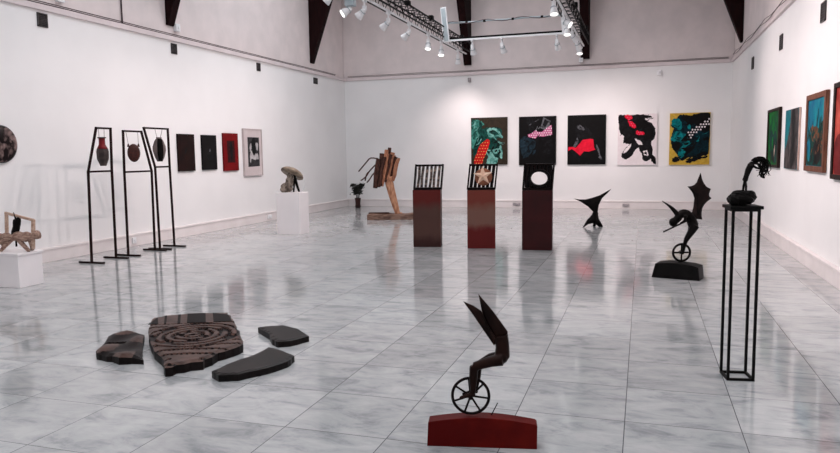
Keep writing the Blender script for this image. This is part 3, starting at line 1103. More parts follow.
vessel_stand(8.49, 9.01, (8.535, 9.03, 1.402), (8.75, 9.055, 2.07), 'slim dark steel stand, nearest of three, holding the red necked vase')
vessel_stand(9.29, 9.945, (9.308, 9.97, 1.376), (9.331, 9.764, 2.04), 'slim dark steel stand, middle of three, holding the round shield')
vessel_stand(10.08, 10.475, (10.064, 10.454, 1.441), (9.828, 10.453, 2.105), 'slim dark steel stand, farthest of three, with frame widening upwards')

m_red = mat('red_glaze', (128, 24, 28), .4, rgb2=(92, 18, 24), scale=8)
m_dkv = mat('charcoal_faceted_clay', (54, 46, 46), .5, rgb2=(72, 62, 60), scale=8)
m_rb = mat('reddish_brown_clay', (70, 34, 28), .5, rgb2=(48, 26, 24), scale=30, bump=.3)
m_gyv = mat('grey_clay', (92, 80, 80), .5, rgb2=(112, 98, 96), scale=8)
VR = .95    # the vessels face the camera


def wires(t, pairs):
    for a, b in pairs:
        MB().tube([a, b], .0035, 5).build('hanging_wire', M['cable'], t)


def yrot(dy):      # offset along the bar (world Y) expressed in the rotated vessel frame
    return Vector((math.sin(VR) * dy, math.cos(VR) * dy))


t = thing('hanging_vase', 'dark faceted vase with red neck hung in the nearest stand', 'vase', (SX, 8.855, 1.485), VR)
MB().lathe([(.045, 0), (.088, .11), (.093, .22), (.085, .265)], 8, smooth=False).build('vase_body', m_dkv, t)
MB().lathe([(.085, .265), (.064, .30), (.048, .335), (.046, .41), (.050, .43)], 16).build('neck', m_red, t)
MB().lathe([(.064, .43), (.064, .446), (.03, .447)], 16).build('rim', m_dkv, t)
o1, o2 = yrot(-.06), yrot(.06)
wires(t, (((o1.x * .9, o1.y * .9, .445), (o1.x, o1.y, .585)), ((o2.x * .9, o2.y * .9, .445), (o2.x, o2.y, .585))))
t = thing('hanging_shield', 'round reddish brown eared shield hung in the middle stand', 'artwork', (SX, 9.555, 1.535), VR)
MB().lathe([(.02, -.035), (.07, -.045), (.098, -.02), (.10, 0), (.098, .02), (.07, .045), (.02, .035)], 28,
           M=Matrix.Translation((0, 0, .15)) @ Matrix.Scale(1.5, 4, (0, 0, 1)) @ RX).build('shield_body', m_rb, t)
m = MB()
for s in (-1, 1):
    m.lathe([(.022, 0), (.012, .04), (.003, .06)], 8, M=Matrix.Translation((s * .08, 0, .25)))
m.build('ear', m_rb, t)
o1, o2 = yrot(-.16), yrot(.12)
wires(t, (((-.08, 0, .30), (o1.x, o1.y, .49)), ((.08, 0, .30), (o2.x, o2.y, .49))))
t = thing('hanging_vase', 'pointed oval grey vase with black stripe hung in farthest stand', 'vase', (SX, 10.20, 1.535), VR)
m = MB().lathe([(.045, 0), (.080, .07), (.115, .19), (.112, .26), (.075, .36), (.045, .40), (.05, .42)], 8, smooth=False, sy=.6)
m.build('vase_body', m_gyv, t)
m = MB()
m.inflate([(-.03, .005), (.03, .005), (.05, .13), (.05, .27), (.035, .395), (-.035, .395), (-.05, .27), (-.05, .13)], .02, .066, .008)
m.build('dark_stripe', M['blackbronze'], t)
o1, o2 = yrot(-.09), yrot(.10)
wires(t, (((-.03, 0, .42), (o1.x, o1.y, .555)), ((.03, 0, .42), (o2.x, o2.y, .555))))

# ------------------------------------------------------------------ white plinths and their sculptures
t = thing('white_plinth', 'low white box plinth at the left edge under the driftwood sculpture', 'plinth', (-7.63, 6.80, 0), 0)
MB().box2((-.29, -.20, 0), (.25, .17, .405)).build('plinth_body', M['plinth'], t, bevel=.006)
MB().box2((-.30, -.21, .405), (.262, .182, .437)).build('plinth_top', M['plinth'], t, bevel=.005)

m_drift = mat('bleached_driftwood', (186, 158, 142), .8, rgb2=(124, 94, 82), scale=12, stretch=(1, 5, 5), bump=.5)
m_pale = mat('pale_stripped_wood', (208, 180, 162), .7, rgb2=(170, 138, 120), scale=10, stretch=(1, 4, 4), bump=.3)
CY = .3109
t = thing('driftwood_sculpture', 'driftwood sculpture with pale frame and black bird on low white plinth', 'sculpture',
          (-7.63, 6.79, .437), CY * .4)
m = MB()
m.bar((-.12, .02, .17), (-.10, .02, .50), .035)
m.bar((-.12, .02, .49), (.30, .0, .40), .032)
m.bar((.30, .0, .41), (.265, .0, .03), .038)
m.build('wood_frame', m_pale, t, bevel=.006)
m = MB()
m.tube(catmull([(-.30, .02, .16), (-.16, .0, .19), (-.02, -.02, .17), (.1, 0, .21), (.22, .01, .19), (.34, .02, .215)], 4, False), [.03 + .03 * abs(math.sin(i * .7 + .5)) for i in range(21)], 9)
m.tube(catmull([(-.26, -.03, .10), (-.1, -.05, .14), (.06, -.05, .20), (.2, -.04, .16), (.33, -.02, .20)], 4, False), [.022 + .014 * abs(math.sin(i * .9)) for i in range(17)], 8)
m.tube([(-.02, -.02, .16), (-.09, -.05, .08), (-.15, -.07, .008)], [.035, .028, .02], 8)
m.tube([(.06, -.02, .18), (.16, -.04, .09), (.25, -.05, .012)], [.03, .028, .022], 8)
m.tube([(.22, .0, .18), (.25, 0, .09), (.255, 0, .012)], [.03, .026, .02], 8)
m.tube([(-.22, .03, .15), (-.24, .08, .08), (-.26, .11, .01)], [.03, .026, .02], 8)
m.build('driftwood', m_drift, t)
m = MB().inflate(catmull([(.01, .40), (.05, .42), (.085, .44), (.11, .42), (.115, .38), (.095, .30), (.07, .24), (-.01, .20), (-.03, .24), (.0, .32)], 3), .012, .006, .035)
m.tube([(.05, 0, .41), (.02, 0, .50)], [.014, .004], 6)
m.tube([(.03, 0, .24), (.028, .0, .06)], .012, 6)
m.build('black_bird', M['blackbronze'], t)

t = thing('white_plinth', 'tall white square plinth under the umbrella figure by the left wall', 'plinth', (-6.84, 12.78, 0), 0)
MB().box2((-.275, -.21, 0), (.245, .21, .855)).build('plinth_body', M['plinth'], t, bevel=.006)

m_stone = mat('grey_brown_stone', (160, 146, 134), .8, rgb2=(74, 64, 58), scale=16, bump=.6)
m_shell = mat('aged_bronze_shell', (158, 142, 124), .55, .1, rgb2=(104, 90, 78), scale=8, bump=.3)
t = thing('umbrella_sculpture', 'small stone figure under a tilted bronze umbrella on tall white plinth', 'sculpture', (-6.84, 12.78, .855), CY)
m = MB()
m.ball((-.12, 0, .10), (.13, .11, .10), jitter=.12, seed=3)
m.ball((-.06, .0, .22), (.09, .09, .12), jitter=.12, seed=4)
m.ball((-.05, -.02, .32), (.065, .06, .08), jitter=.1, seed=5)
m.ball((-.20, -.02, .06), (.06, .07, .06), jitter=.12, seed=6)
m.build('stone_figure', m_stone, t, remesh=.014)
m = MB()
m.tube(catmull([(.03, 0, .44), (.05, 0, .30), (.09, 0, .14), (.13, 0, .008)], 3, False), [.02, .022, .025, .026, .028, .028, .026, .024, .022, .02], 8)
m.tube([(.04, 0, .28), (.03, -.02, .12), (.02, -.03, .006)], [.02, .018, .016], 8)
m.build('leg', M['blackbronze'], t)
Mt = Matrix.Translation((-.035, 0, .318)) @ Matrix.Rotation(.40, 4, 'Y') @ Matrix.Rotation(-.38, 4, 'X')
prof = [(.245, .06)] + [(.245 * math.cos(a), .06 + .125 * math.sin(a)) for a in (.25, .5, .8, 1.1, 1.4)] + [(.01, .185)]
prof = prof + [(.01, .175)] + [(r_ * .94, z_ - .010) for r_, z_ in prof[-2::-1]]
MB().lathe(prof, 20, M=Mt).build('umbrella_shell', m_shell, t)
m = MB().tube([(.15 + .10 * math.cos(2 * PI * k / 28), .02, .19 + .17 * math.sin(2 * PI * k / 28)) for k in range(28)], .006, 6, closed=True)
m.build('wire_ring', M['white'], t)

# ------------------------------------------------------------------ dark plant in the back corner
t = thing('potted_bouquet', 'dark bouquet in a slim vase on the floor in the back corner', 'plant', (-8.22, 19.45, 0), 0)
m_leaf = mat('dark_dried_leaves', (22, 24, 22), .7, rgb2=(40, 40, 36), scale=10)
m_pot = mat('dark_red_brown_vase', (62, 36, 34), .4, rgb2=(40, 28, 28), scale=6)
MB().lathe([(.07, 0), (.09, .03), (.075, .12), (.085, .24), (.10, .30), (.085, .305), (.06, .25)], 16).build('vase', m_pot, t)
m = MB()
r2 = random.Random(12)
for k in range(150):
    a, e = r2.uniform(0, 2 * PI), r2.uniform(.1, 1.35)
    rr = r2.uniform(.07, .23)
    c = Vector((rr * math.cos(a) * math.cos(e * .7), rr * math.sin(a) * math.cos(e * .7), .42 + r2.uniform(0, .30)))
    d = Vector((r2.uniform(-1, 1), r2.uniform(-1, 1), r2.uniform(-.3, 1))).normalized()
    s = d.cross(Vector((r2.uniform(-1, 1), r2.uniform(-1, 1), .3))).normalized()
    n_ = d.cross(s) * .008
    l_, w_ = r2.uniform(.05, .09), r2.uniform(.018, .034)
    m.add([c - d * l_, c + s * w_ + n_, c + d * l_, c - s * w_ + n_, c - n_], [(0, 1, 4), (1, 2, 4), (2, 3, 4), (3, 0, 4), (0, 3, 2, 1)])
m.build('foliage', m_leaf, t)
m = MB()
for k in range(9):
    a = 2 * PI * k / 9
    m.tube([(.03 * math.cos(a), .03 * math.sin(a), .24), (.05 * math.cos(a), .05 * math.sin(a), .38), (.12 * math.cos(a), .12 * math.sin(a), .58)], .008, 5)
m.build('stem', m_leaf, t)

# ------------------------------------------------------------------ log sculpture
m_bark = mat('rough_brown_bark', (92, 60, 50), .85, rgb2=(40, 25, 23), scale=10, stretch=(6, 6, 1), bump=.6)
m_split = mat('split_orange_wood', (198, 140, 110), .75, rgb2=(136, 84, 62), scale=8, stretch=(6, 6, 1), bump=.4)
m_trunk = mat('stripped_tan_trunk', (212, 160, 128), .7, rgb2=(156, 104, 78), scale=7, stretch=(3, 3, .8), bump=.3)
m_slabw = mat('weathered_slab_wood', (152, 122, 106), .85, rgb2=(92, 70, 62), scale=8, stretch=(1, 5, 5), bump=.5)
t = thing('log_sculpture', 'split log figure leaning on one trunk leg above a rough wood slab', 'sculpture', (-5.88, 16.19, 0), CY)
m = MB().sheet([(-.66, -.17), (-.30, -.22), (.2, -.21), (.72, -.26), (.78, .0), (.70, .2), (.2, .24), (-.2, .2), (-.64, .22)], .06,
               lambda x, y, d: .125 + .02 * math.sin(x * 9) * math.cos(y * 13), lambda x, y, d: 0.0, lambda x, y, z: (x, y, z))
m.build('slab_base', m_slabw, t)
m = MB().box2((-.64, .10, .128), (-.12, .18, .16))
m.build('bark_strip', m_bark, t)
m = MB()
tr = catmull([(.10, 0, .10), (.06, 0, .26), (0, 0, .48), (-.07, .0, .76), (-.13, .0, 1.05)], 4, False)
m.tube(tr, [.055 + .055 * (i / 16) ** .8 for i in range(17)], 12)
m.tube([(.10, 0, .13), (.20, -.03, .15)], [.045, .02], 8)
m.build('trunk', m_trunk, t)
sl = [((-.455, .775), (-.376, 1.50), .10), ((-.39, .80), (-.275, 1.63), .09), ((-.292, .82), (-.146, 1.72), .085), ((-.215, .95), (-.067, 1.77), .09),
      ((-.14, .99), (.009, 1.65), .085), ((-.067, .98), (.075, 1.54), .08), ((-.004, .95), (.149, 1.51), .06), ((-.34, .84), (-.21, 1.54), .08), ((-.10, .97), (.03, 1.58), .08), ((-.42, .80), (-.33, 1.45), .05), ((-.25, .88), (-.10, 1.62), .045), ((-.18, .93), (-.03, 1.60), .05), ((-.03, .95), (.11, 1.50), .045)]
for k, (a, b, w) in enumerate(sl):
    dy = (.0, .05, -.04, .03, -.06, .02, -.03, -.10, .10, -.09, -.11, -.10, -.09)[k]
    m = MB()
    v0, v1 = Vector((a[0], dy, a[1])), Vector((b[0], dy + .02, b[1]))
    n_ = 5
    for j in range(1):
        ws = [w * (.56 + .10 * math.sin(k * 2 + i * 1.4)) for i in range(n_)]
        m.tube([v0 + (v1 - v0) * i / (n_ - 1) + Vector((.010 * math.sin(k + i * 2), .01 * math.cos(i + k), 0)) for i in range(n_)], ws, 8, smooth=False)
    m.build('split_log', m_split if k in (2, 4, 6, 8, 10, 12) else m_bark, t)
for br in ([(-.36, 1.50), (-.55, 1.52), (-.64, 1.44), (-.72, 1.35), (-.86, 1.19)], [(-.38, 1.40), (-.50, 1.29), (-.60, 1.18), (-.68, 1.06), (-.81, .965)],
           [(-.42, 1.19), (-.52, 1.10), (-.59, .99), (-.66, .915)], [(-.60, 1.18), (-.66, 1.12), (-.70, .96)]):
    MB().tube(catmull([(x, .02, z) for x, z in br], 3, False), .016, 6).build('branch', m_bark, t)

# ------------------------------------------------------------------ rusty plinths with grille sculptures


def rust(name, top, mid, low, z1, z2, noise):
    """rust stains in bands up the plinth with ragged borders"""
    m = mat(name, mid, .55, .1, bump=.08, scale=6)
    nt = m.node_tree
    N, L = nt.nodes, nt.links
    tc = N.new('ShaderNodeTexCoord')
    sp = N.new('ShaderNodeSeparateXYZ')
    L.new(tc.outputs['Object'], sp.inputs[0])
    n = N.new('ShaderNodeTexNoise')
    n.inputs['Scale'].default_value = 4.5
    n.inputs['Detail'].default_value = 7
    L.new(tc.outputs['Object'], n.inputs['Vector'])
    a = N.new('ShaderNodeMath')
    a.operation = 'MULTIPLY_ADD'
    L.new(n.outputs['Fac'], a.inputs[0])
    a.inputs[1].default_value = noise
    L.new(sp.outputs[2], a.inputs[2])
    cr = N.new('ShaderNodeValToRGB')
    e = cr.color_ramp.elements
    e[0].position, e[0].color = max(z1 + noise * .5 - .06, 0), lin(*low)
    e[1].position, e[1].color = min(z2 + noise * .5 + .08, 1), lin(*top)
    k = e.new(z1 + noise * .5 + .06)
    k.color = lin(*mid)
    k = e.new(z2 + noise * .5 - .08)
    k.color = lin(*mid)
    L.new(a.outputs[0], cr.inputs['Fac'])
    L.new(cr.outputs['Color'], N['Principled BSDF'].inputs['Base Color'])
    return m


m_rust1 = rust('brown_rusted_steel', (92, 30, 26), (82, 56, 50), (58, 32, 30), .16, .72, .22)
m_rust2 = rust('rusted_steel_with_orange', (112, 52, 42), (116, 82, 72), (96, 26, 25), .36, .72, .20)
m_rust3 = mat('deep_maroon_steel', (58, 16, 18), .45, .1, rgb2=(46, 14, 15), scale=3, bump=.05)
m_fin1 = mat('light_edged_iron', (58, 50, 48), .5, .2, rgb2=(150, 128, 116), scale=9, stretch=(1, 1, 3), lo=.45, hi=.7)
m_gold = mat('pale_copper', (240, 206, 182), .4, .1, rgb2=(226, 182, 154), scale=4)
m_cop = mat('brown_copper_disc', (150, 96, 72), .4, .3, rgb2=(116, 70, 54), scale=5)


def rust_plinth(x0, y0, x1, y1, m, label):
    rz = math.atan2(y1 - y0, x1 - x0)
    w = math.hypot(x1 - x0, y1 - y0)
    t = thing('rusted_plinth', label, 'plinth', (x0, y0, 0), rz, 'rusted steel plinths')
    MB().box2((0, 0, 0), (w, .34, .985)).build('plinth_body', m, t, bevel=.004)
    MB().box2((.006, .006, .985), (w - .006, .334, .992)).build('plinth_cap', M['iron'], t)
    return rz, w


def grille(loc, rz, w, sk, label, fin_mat, kind):
    t = thing('grille_sculpture', label, 'sculpture', loc, rz, 'barred iron grille sculptures')
    h, dp = .425, .16
    lean = lambda z: z / h * sk
    ty = lambda z: z / h * .05
    m = MB()
    for z in (.016, h - .014):
        m.bar((lean(z), ty(z) + dp / 2, z), (w + lean(z), ty(z) + dp / 2, z), dp, .032)
    for x in (.012, w - .012):
        m.bar((x, dp / 2, .0), (x + sk, dp / 2 + .05, h), .026, dp, up=(0, 1, 0))
    m.build('grille_frame', M['iron'], t)
    n = 7 if kind != 3 else 8
    for k in range(1, n):
        x = w * k / n
        wob = .012 * math.sin(k * 2.1) if kind == 1 else 0
        m = MB()
        pts = [(x, dp / 2, .03), (x + sk * .5 + wob, dp / 2 + .025, h / 2), (x + sk, dp / 2 + .05, h - .03)]
        for a, b in zip(pts, pts[1:]):
            m.bar(a, b, (.034, .053, .036)[kind - 1], dp * .8, up=(0, 1, 0))
        m.build('bar', fin_mat, t)
    if kind == 2:
        cx, cz = w * .54 + sk * .5, h * .50
        MB().lathe([(.145, 0), (.145, .03), (.13, .036)], 32, M=Matrix.Translation((cx, .005, cz)) @ RX).build('copper_disc', m_cop, t)
        st = []
        for k in range(10):
            a = PI / 2 + k * PI / 5 + .05
            r_ = .165 if k % 2 == 0 else .066
            st.append((cx - .01 + r_ * math.cos(a), cz + .02 + r_ * math.sin(a)))
        m = MB()
        vs = [(x_, -.034, z_) for x_, z_ in st] + [(cx - .01, -.075, cz + .02)] + [(x_, -.028, z_) for x_, z_ in st]
        fs = [(k, (k + 1) % 10, 10) for k in range(10)] + [(k, k + 11, (k + 1) % 10 + 11, (k + 1) % 10) for k in range(10)]
        fs.append(tuple(range(11, 21)))
        m.add(vs, fs)
        m.build('star', m_gold, t)
    if kind == 3:
        cx, cz = w * .53 + sk * .5, h * .44
        nn = 40
        ro, ri = .185, .135
        # dark back sheet pierced by the round opening
        out = []
        for k in range(nn):
            a = 2 * PI * k / nn
            c_, s_ = math.cos(a), math.sin(a)
            f_ = min((w / 2 - .02) / max(abs(c_), 1e-6), (h / 2 - .02) / max(abs(s_), 1e-6))
            out.append((w / 2 + sk * .5 + f_ * c_, h / 2 + f_ * s_))
        m = MB()
        vs = []
        for yy in (dp * .62, dp * .70):
            vs += [(x_, yy, z_) for x_, z_ in out]
            vs += [(cx + ri * math.cos(2 * PI * k / nn), yy, cz + ri * .80 * math.sin(2 * PI * k / nn)) for k in range(nn)]
        fs = []
        for k in range(nn):
            l = (k + 1) % nn
            fs += [(k, l, nn + l, nn + k), (2 * nn + k, 3 * nn + k, 3 * nn + l, 2 * nn + l), (nn + k, nn + l, 3 * nn + l, 3 * nn + k), (k, 2 * nn + k, 2 * nn + l, l)]
        m.add(vs, fs)
        m.build('back_sheet', M['black'], t)
        m = MB()
        vs = []
        for r_, yy in ((ri, -.03), (ro, -.03), (ro, dp * .8), (ri, dp * .8)):
            vs += [(cx + r_ * math.cos(2 * PI * k / nn), yy, cz + r_ * .80 * math.sin(2 * PI * k / nn)) for k in range(nn)]
        fs = [(a * nn + k, a * nn + (k + 1) % nn, ((a + 1) % 4) * nn + (k + 1) % nn, ((a + 1) % 4) * nn + k) for a in range(4) for k in range(nn)]
        m.add(vs, fs)
        m.build('ring', M['black'], t)
    return t


rz, w = rust_plinth(-3.758, 11.309, -3.29, 11.407, m_rust1, 'tall rusted steel plinth, leftmost of three, in the middle of hall')
grille((-3.755, 11.33, .993), rz, w + .01, .035, 'plain iron grille with wavy bars on the leftmost rusted plinth', m_fin1, 1)
rz, w = rust_plinth(-2.798, 11.317, -2.337, 11.414, m_rust2, 'tall rusted steel plinth, middle of three, with orange red stain')
grille((-2.81, 11.34, .993), rz, w + .01, .045, 'iron grille with pale copper star on the middle rusted plinth', M['iron'], 2)
rz, w = rust_plinth(-1.875, 11.326, -1.389, 11.369, m_rust3, 'tall dark maroon steel plinth, rightmost of three')
grille((-1.878, 11.34, .993), rz, w + .005, .03, 'black grille with a large round opening on the maroon plinth', M['iron'], 3)
# cut the bars behind the opening of the third sculpture
for o in list(COL.objects):
    if o.parent and o.parent.get('label', '').startswith('black grille') and o.name.startswith('bar'):
        me = o.data
        bm = bmesh.new()
        bm.from_mesh(me)
        xs = sum(v.co.x for v in bm.verts) / len(bm.verts)
        cx, cz = (w + .005) * .53 + .015, .425 * .44
        if abs(xs - cx) < .155:
            hh = math.sqrt(max(.0, .160 ** 2 - (xs - cx) ** 2)) * .80
            bm.free()
            bpy.data.meshes.remove(me)
            tpar = [q for q in COL.objects if q.get('label', '').startswith('black grille')][0]
            m = MB()
            sk, h, dp = .03, .425, .16
            for z0, z1 in ((.03, cz - hh), (cz + hh, h - .03)):
                if z1 - z0 > .01:
                    m.bar((xs + sk * (z0 / h - .5), dp / 2 + .05 * z0 / h, z0), (xs + sk * (z1 / h - .5), dp / 2 + .05 * z1 / h, z1), .036, dp * .8, up=(0, 1, 0))
            m.build('bar', M['iron'], tpar)
        else:
            bm.free()

# ------------------------------------------------------------------ forked black sculpture
t = thing('forked_sculpture', 'black flared steel sculpture with two horns on the floor by back wall', 'sculpture', (-.987, 15.15, 0), CY)
upper = [(-.43, .62), (-.30, .597), (-.161, .595), (-.006, .632), (.148, .68), (.27, .745), (.391, .806), (.302, .715), (.187, .613), (.120, .472), (.096, .325), (.05, .285), (-.003, .326), (-.107, .436), (-.264, .542)]
lower = [(-.003, .33), (.05, .35), (.096, .325), (.11, .25), (.125, .175), (.215, .03), (.22, .0), (.14, .0), (.052, .057), (-.026, .084), (-.116, .06), (-.20, .0), (-.225, .0), (-.130, .155), (-.028, .262)]
MB().inflate(upper, .03, .006, .05, yc=lambda x, z: .25 * x * (z - .3)).build('horned_blade', M['blackbronze'], t)
MB().inflate(lower, .03, .010, .06, yc=lambda x, z: -.45 * (z - .33) * (1 if x > .05 else -.6) * .3).build('foot_blade', M['blackbronze'], t)
m = MB().prism([(-.03, .0), (.03, .0), (.055, .30), (.02, .30)], .0, .02, mapf=lambda x, y, z: (x + .06, y + .14 * (1 - z / .3), z))
m.build('rear_strut', M['blackbronze'], t)


# ------------------------------------------------------------------ riders on wheels
def wheel(t, c, R, rr, nsp, m, hub, a0=0.0):
    g = MB().tube([(c[0] + R * math.cos(2 * PI * k / 40), 0, c[1] + R * math.sin(2 * PI * k / 40)) for k in range(40)], rr, 8, closed=True)
    w_ = g.build('wheel', m, t)
    g = MB()
    for k in range(nsp):
        a = a0 + 2 * PI * k / nsp
        g.tube([(c[0], 0, c[1]), (c[0] + R * math.cos(a), 0, c[1] + R * math.sin(a))], rr * .72, 6)
    g.build('spoke', m, w_)
    MB().lathe([(hub, -.035), (hub, .035)], 14, M=Matrix.Translation((c[0], 0, c[1])) @ RX).build('hub', m, w_)


m_redbase = mat('brick_red_painted_steel', (82, 9, 8), .5, .0, rgb2=(116, 24, 16), spec=.08, scale=3.5, bump=.06, lo=.45, hi=.75)
t = thing('unicycle_sculpture', 'headless dark figure with pointed wings riding wheel on red arched base', 'sculpture', (-.816, 3.60, 0), .2)
ol = [(-.300, 0), (.298, 0), (.300, .130)] + [(.29 - .58 * k / 16, .134 + .033 * math.sin(PI * (k + .5) / 17)) for k in range(17)] + [(-.293, .134)]
MB().prism(ol, -.035, .055).build('arched_base', m_redbase, t, bevel=.004)
wheel(t, (-.060, .279), .100, .0082, 7, M['iron'], .012, a0=-.12)
m = MB()
for s, kx, kz, ax in ((-1, -.040, .452, -.046), (1, -.022, .440, -.034)):
    y = s * .028
    m.tube([(.112, y, .495), (.05, y, .482), (kx, y, kz)], [.036, .031, .024], 10)
    m.tube([(kx, y, kz + .004), (kx - .004, y, .385), (ax, y, .312)], [.025, .024, .015], 10)
    m.tube([(ax + .012, y, .300), (ax - .025, y, .290), (ax - .075, y, .276)], [.015, .014, .008], 8)
m.ball((.112, 0, .505), (.036, .052, .04))
m.tube([(.112, 0, .50), (.114, 0, .56), (.104, 0, .62)], [.042, .038, .040], 12)
m.build('figure', M['bronze'], t, remesh=.0065)
B = [(-.015, .846), (.063, .752), (.142, .640), (.137, .585), (.10, .56), (.068, .569), (.022, .670), (.002, .756)]
A = [(-.096, .807), (-.042, .784), (.0, .756), (.039, .670), (.085, .60), (.069, .565), (.017, .642), (-.042, .731)]
MB().inflate(B, .02, .004, .010, yc=lambda x, z: .010 - .03 * (z - .58)).build('wing', M['bronze'], t)
MB().inflate(A, .02, .004, .010, yc=lambda x, z: -.010).build('wing', M['bronze'], t)
MB().tube([(.045, .02, .15), (.087, .02, .235)], .0028, 6).build('rod', M['iron'], t)

t = thing('winged_sculpture', 'black bat winged horned figure crouching on a spoked wheel, black base', 'sculpture', (.415, 9.25, 0), CY)
ol = [(-.345, 0), (.315, 0), (.295, .165), (.20, .185), (.0, .20), (-.15, .198), (-.295, .182)]
rb = Matrix.Rotation(-.58, 3, 'Z')
MB().prism(ol, -.13, .13, mapf=lambda x, y, z: tuple(rb @ Vector((x * .88 + .045, y, z)))).build('block_base', M['black'], t, bevel=.006)
wheel(t, (.077, .318), .107, .015, 4, M['blackbronze'], .022, a0=.0)
m = MB()
body = catmull([(.0, .80), (.04, .85), (.104, .866), (.181, .831), (.255, .735), (.276, .65), (.235, .59), (.17, .62), (.134, .70), (.115, .755), (.067, .77)], 3)
m.inflate(body, .025, .012, .055)
for s, k in ((-1, 0), (1, .035)):
    y = s * .045
    m.tube([(.225, y, .665), (.175 + k, y, .58), (.115 + k, y, .485)], [.054, .044, .030], 10)
    m.tube([(.115 + k, y, .485), (.095 + k, y, .42), (.083 + k * .7, y, .345)], [.029, .024, .018], 10)
    m.tube([(.09 + k * .7, y, .335), (.03 + k * .7, y, .315)], [.022, .014], 8)
m.ball((-.036, 0, .704), (.055, .052, .058))
m.tube([(-.02, 0, .715), (.03, 0, .78), (.07, 0, .80)], [.04, .045, .05], 10)
for s in (-1, 1):
    m.tube([(.09, s * .06, .79), (.08, s * .075, .73), (.03, s * .05, .69)], [.026, .018, .013], 8)
m.build('figure', M['blackbronze'], t, remesh=.010)
m = MB().tube(catmull([(.023, 0, .79), (-.052, 0, .875), (-.12, 0, .93), (-.185, 0, .975)], 3, False), [.034, .031, .027, .023, .019, .015, .012, .009, .007, .004], 8)
m.build('horn', M['blackbronze'], t)
MB().tube([(-.178, -.05, .589), (.15, -.05, .739)], .010, 8).build('spear', M['blackbronze'], t)
m_wing = mat('thin_dark_wing_metal', (20, 14, 14), .5, .1, rgb2=(34, 24, 23), scale=10, spec=.08)
wing = [(.303, 1.319), (.33, 1.24), (.36, 1.186), (.40, 1.14), (.454, 1.112), (.437, 1.053), (.44, 1.02), (.468, .993), (.41, .95), (.377, .915), (.352, .87), (.340, .822),
        (.336, .77), (.343, .729), (.283, .735), (.225, .72), (.199, .774), (.222, .83), (.240, .89), (.253, .996), (.235, 1.05), (.207, 1.095), (.156, 1.149), (.20, 1.150), (.24, 1.165), (.270, 1.20), (.285, 1.26)]
MB().inflate(wing, .03, .004, .018, yc=lambda x, z: .03 + .05 * math.sin((z - .7) * 5)).build('bat_wing', m_wing, t)
g = MB()
for q0, q1 in (((.285, .78), (.303, 1.30)), ((.29, .80), (.445, 1.105)), ((.292, 1.04), (.17, 1.142))):
    pr = []
    for i in range(6):
        x_, z_ = q0[0] + (q1[0] - q0[0]) * i / 5, q0[1] + (q1[1] - q0[1]) * i / 5
        pr.append((x_, .03 + .05 * math.sin((z_ - .7) * 5), z_))
    g.tube(pr, [.020, .019, .018, .016, .012, .006], 6)
g.build('wing_rib', M['blackbronze'], t)

# ------------------------------------------------------------------ tall open stand with tree figure
t = thing('tall_stand', 'tall open black metal stand at right holding the bending tree figure', 'stand', (.662, 5.225, 0), .16)
sx, sy, b_ = .083, .085, .017
for ax in (-1, 1):
    for ay in (-1, 1):
        MB().box((ax * sx, ay * sy, .60), (b_, b_, 1.20)).build('leg', M['black'], t)
for z in (.0085, 1.19):
    m = MB()
    for s in (-1, 1):
        m.box((0, s * sy, z), (2 * sx, b_, b_))
        m.box((s * sx, 0, z), (b_, 2 * sy, b_))
    m.build('stretcher', M['black'], t)
MB().box((0, 0, 1.208), (.212, .212, .022)).build('stand_top', M['black'], t, bevel=.003)

t = thing('tree_figure_sculpture', 'small black figure bending into twisted branches on a rock, tall stand', 'sculpture', (.662, 5.225, 1.219), CY - .05)
m = MB()
m.ball((-.01, 0, .045), (.092, .08, .05), jitter=.10, seed=8)
m.ball((-.055, -.01, .04), (.05, .06, .045), jitter=.12, seed=9)
m.ball((.04, .01, .055), (.05, .06, .045), jitter=.12, seed=10)
m.ball((-.02, .0, .075), (.06, .05, .03), jitter=.15, seed=11)
for v in range(len(m.v)):
    x, y, z = m.v[v]
    m.v[v] = (x, y, max(z, .0))
m.build('rock', M['blackbronze'], t)
m = MB()
for s, ax, kx in ((-1, -.006, -.003), (1, .024, .024)):
    m.tube([(ax, s * .012, .085), (kx, s * .012, .13), (.010, s * .008, .175)], [.0075, .0085, .012], 8)
m.tube([(.010, 0, .17), (.018, 0, .20), (.030, 0, .24), (.046, 0, .275), (.058, 0, .295)], [.019, .017, .021, .022, .014], 10)
m.ball((.080, 0, .308), (.024, .022, .022))
m.tube([(.046, -.02, .275), (.075, -.025, .255), (.10, -.02, .25)], [.010, .008, .006], 8)
m.tube([(.046, .02, .275), (.08, .025, .285), (.12, .02, .28)], [.010, .008, .006], 8)
m.build('figure', M['blackbronze'], t, remesh=.004)
r3 = random.Random(5)
m = MB()
for k in range(26):
    a = r3.uniform(0, 1)
    y0 = r3.uniform(-.035, .035)
    sxx = r3.uniform(.04, .075)
    pts = [(.055 + .02 * a, y0 * .4, .30 + .018 * r3.random()), (sxx + .045, y0, .318 + .012 * r3.uniform(-1, 1)),
           (.125 + .02 * r3.random(), y0 * 1.4, .295 + .015 * r3.uniform(-1, 1)), (.13 + .03 * r3.random(), y0 * 1.6, .25 + .02 * r3.uniform(-1, 1)),
           (.115 + .04 * r3.uniform(-.3, 1), y0 * 1.6, .21 + .03 * r3.uniform(-.8, 1))]
    m.tube(catmull(pts, 3, False), [.0065 - .0004 * i for i in range(13)], 5)
for k in range(5):
    y0 = r3.uniform(-.03, .03)
    m.tube(catmull([(.07, y0, .30), (.10, y0, .275), (.13, y0, .262 - .012 * k), (.108 + .01 * k, y0, .225 - .01 * k), (.12, y0, .195)], 3, False), .0045, 5)
m.build('branch_hair', M['blackbronze'], t)

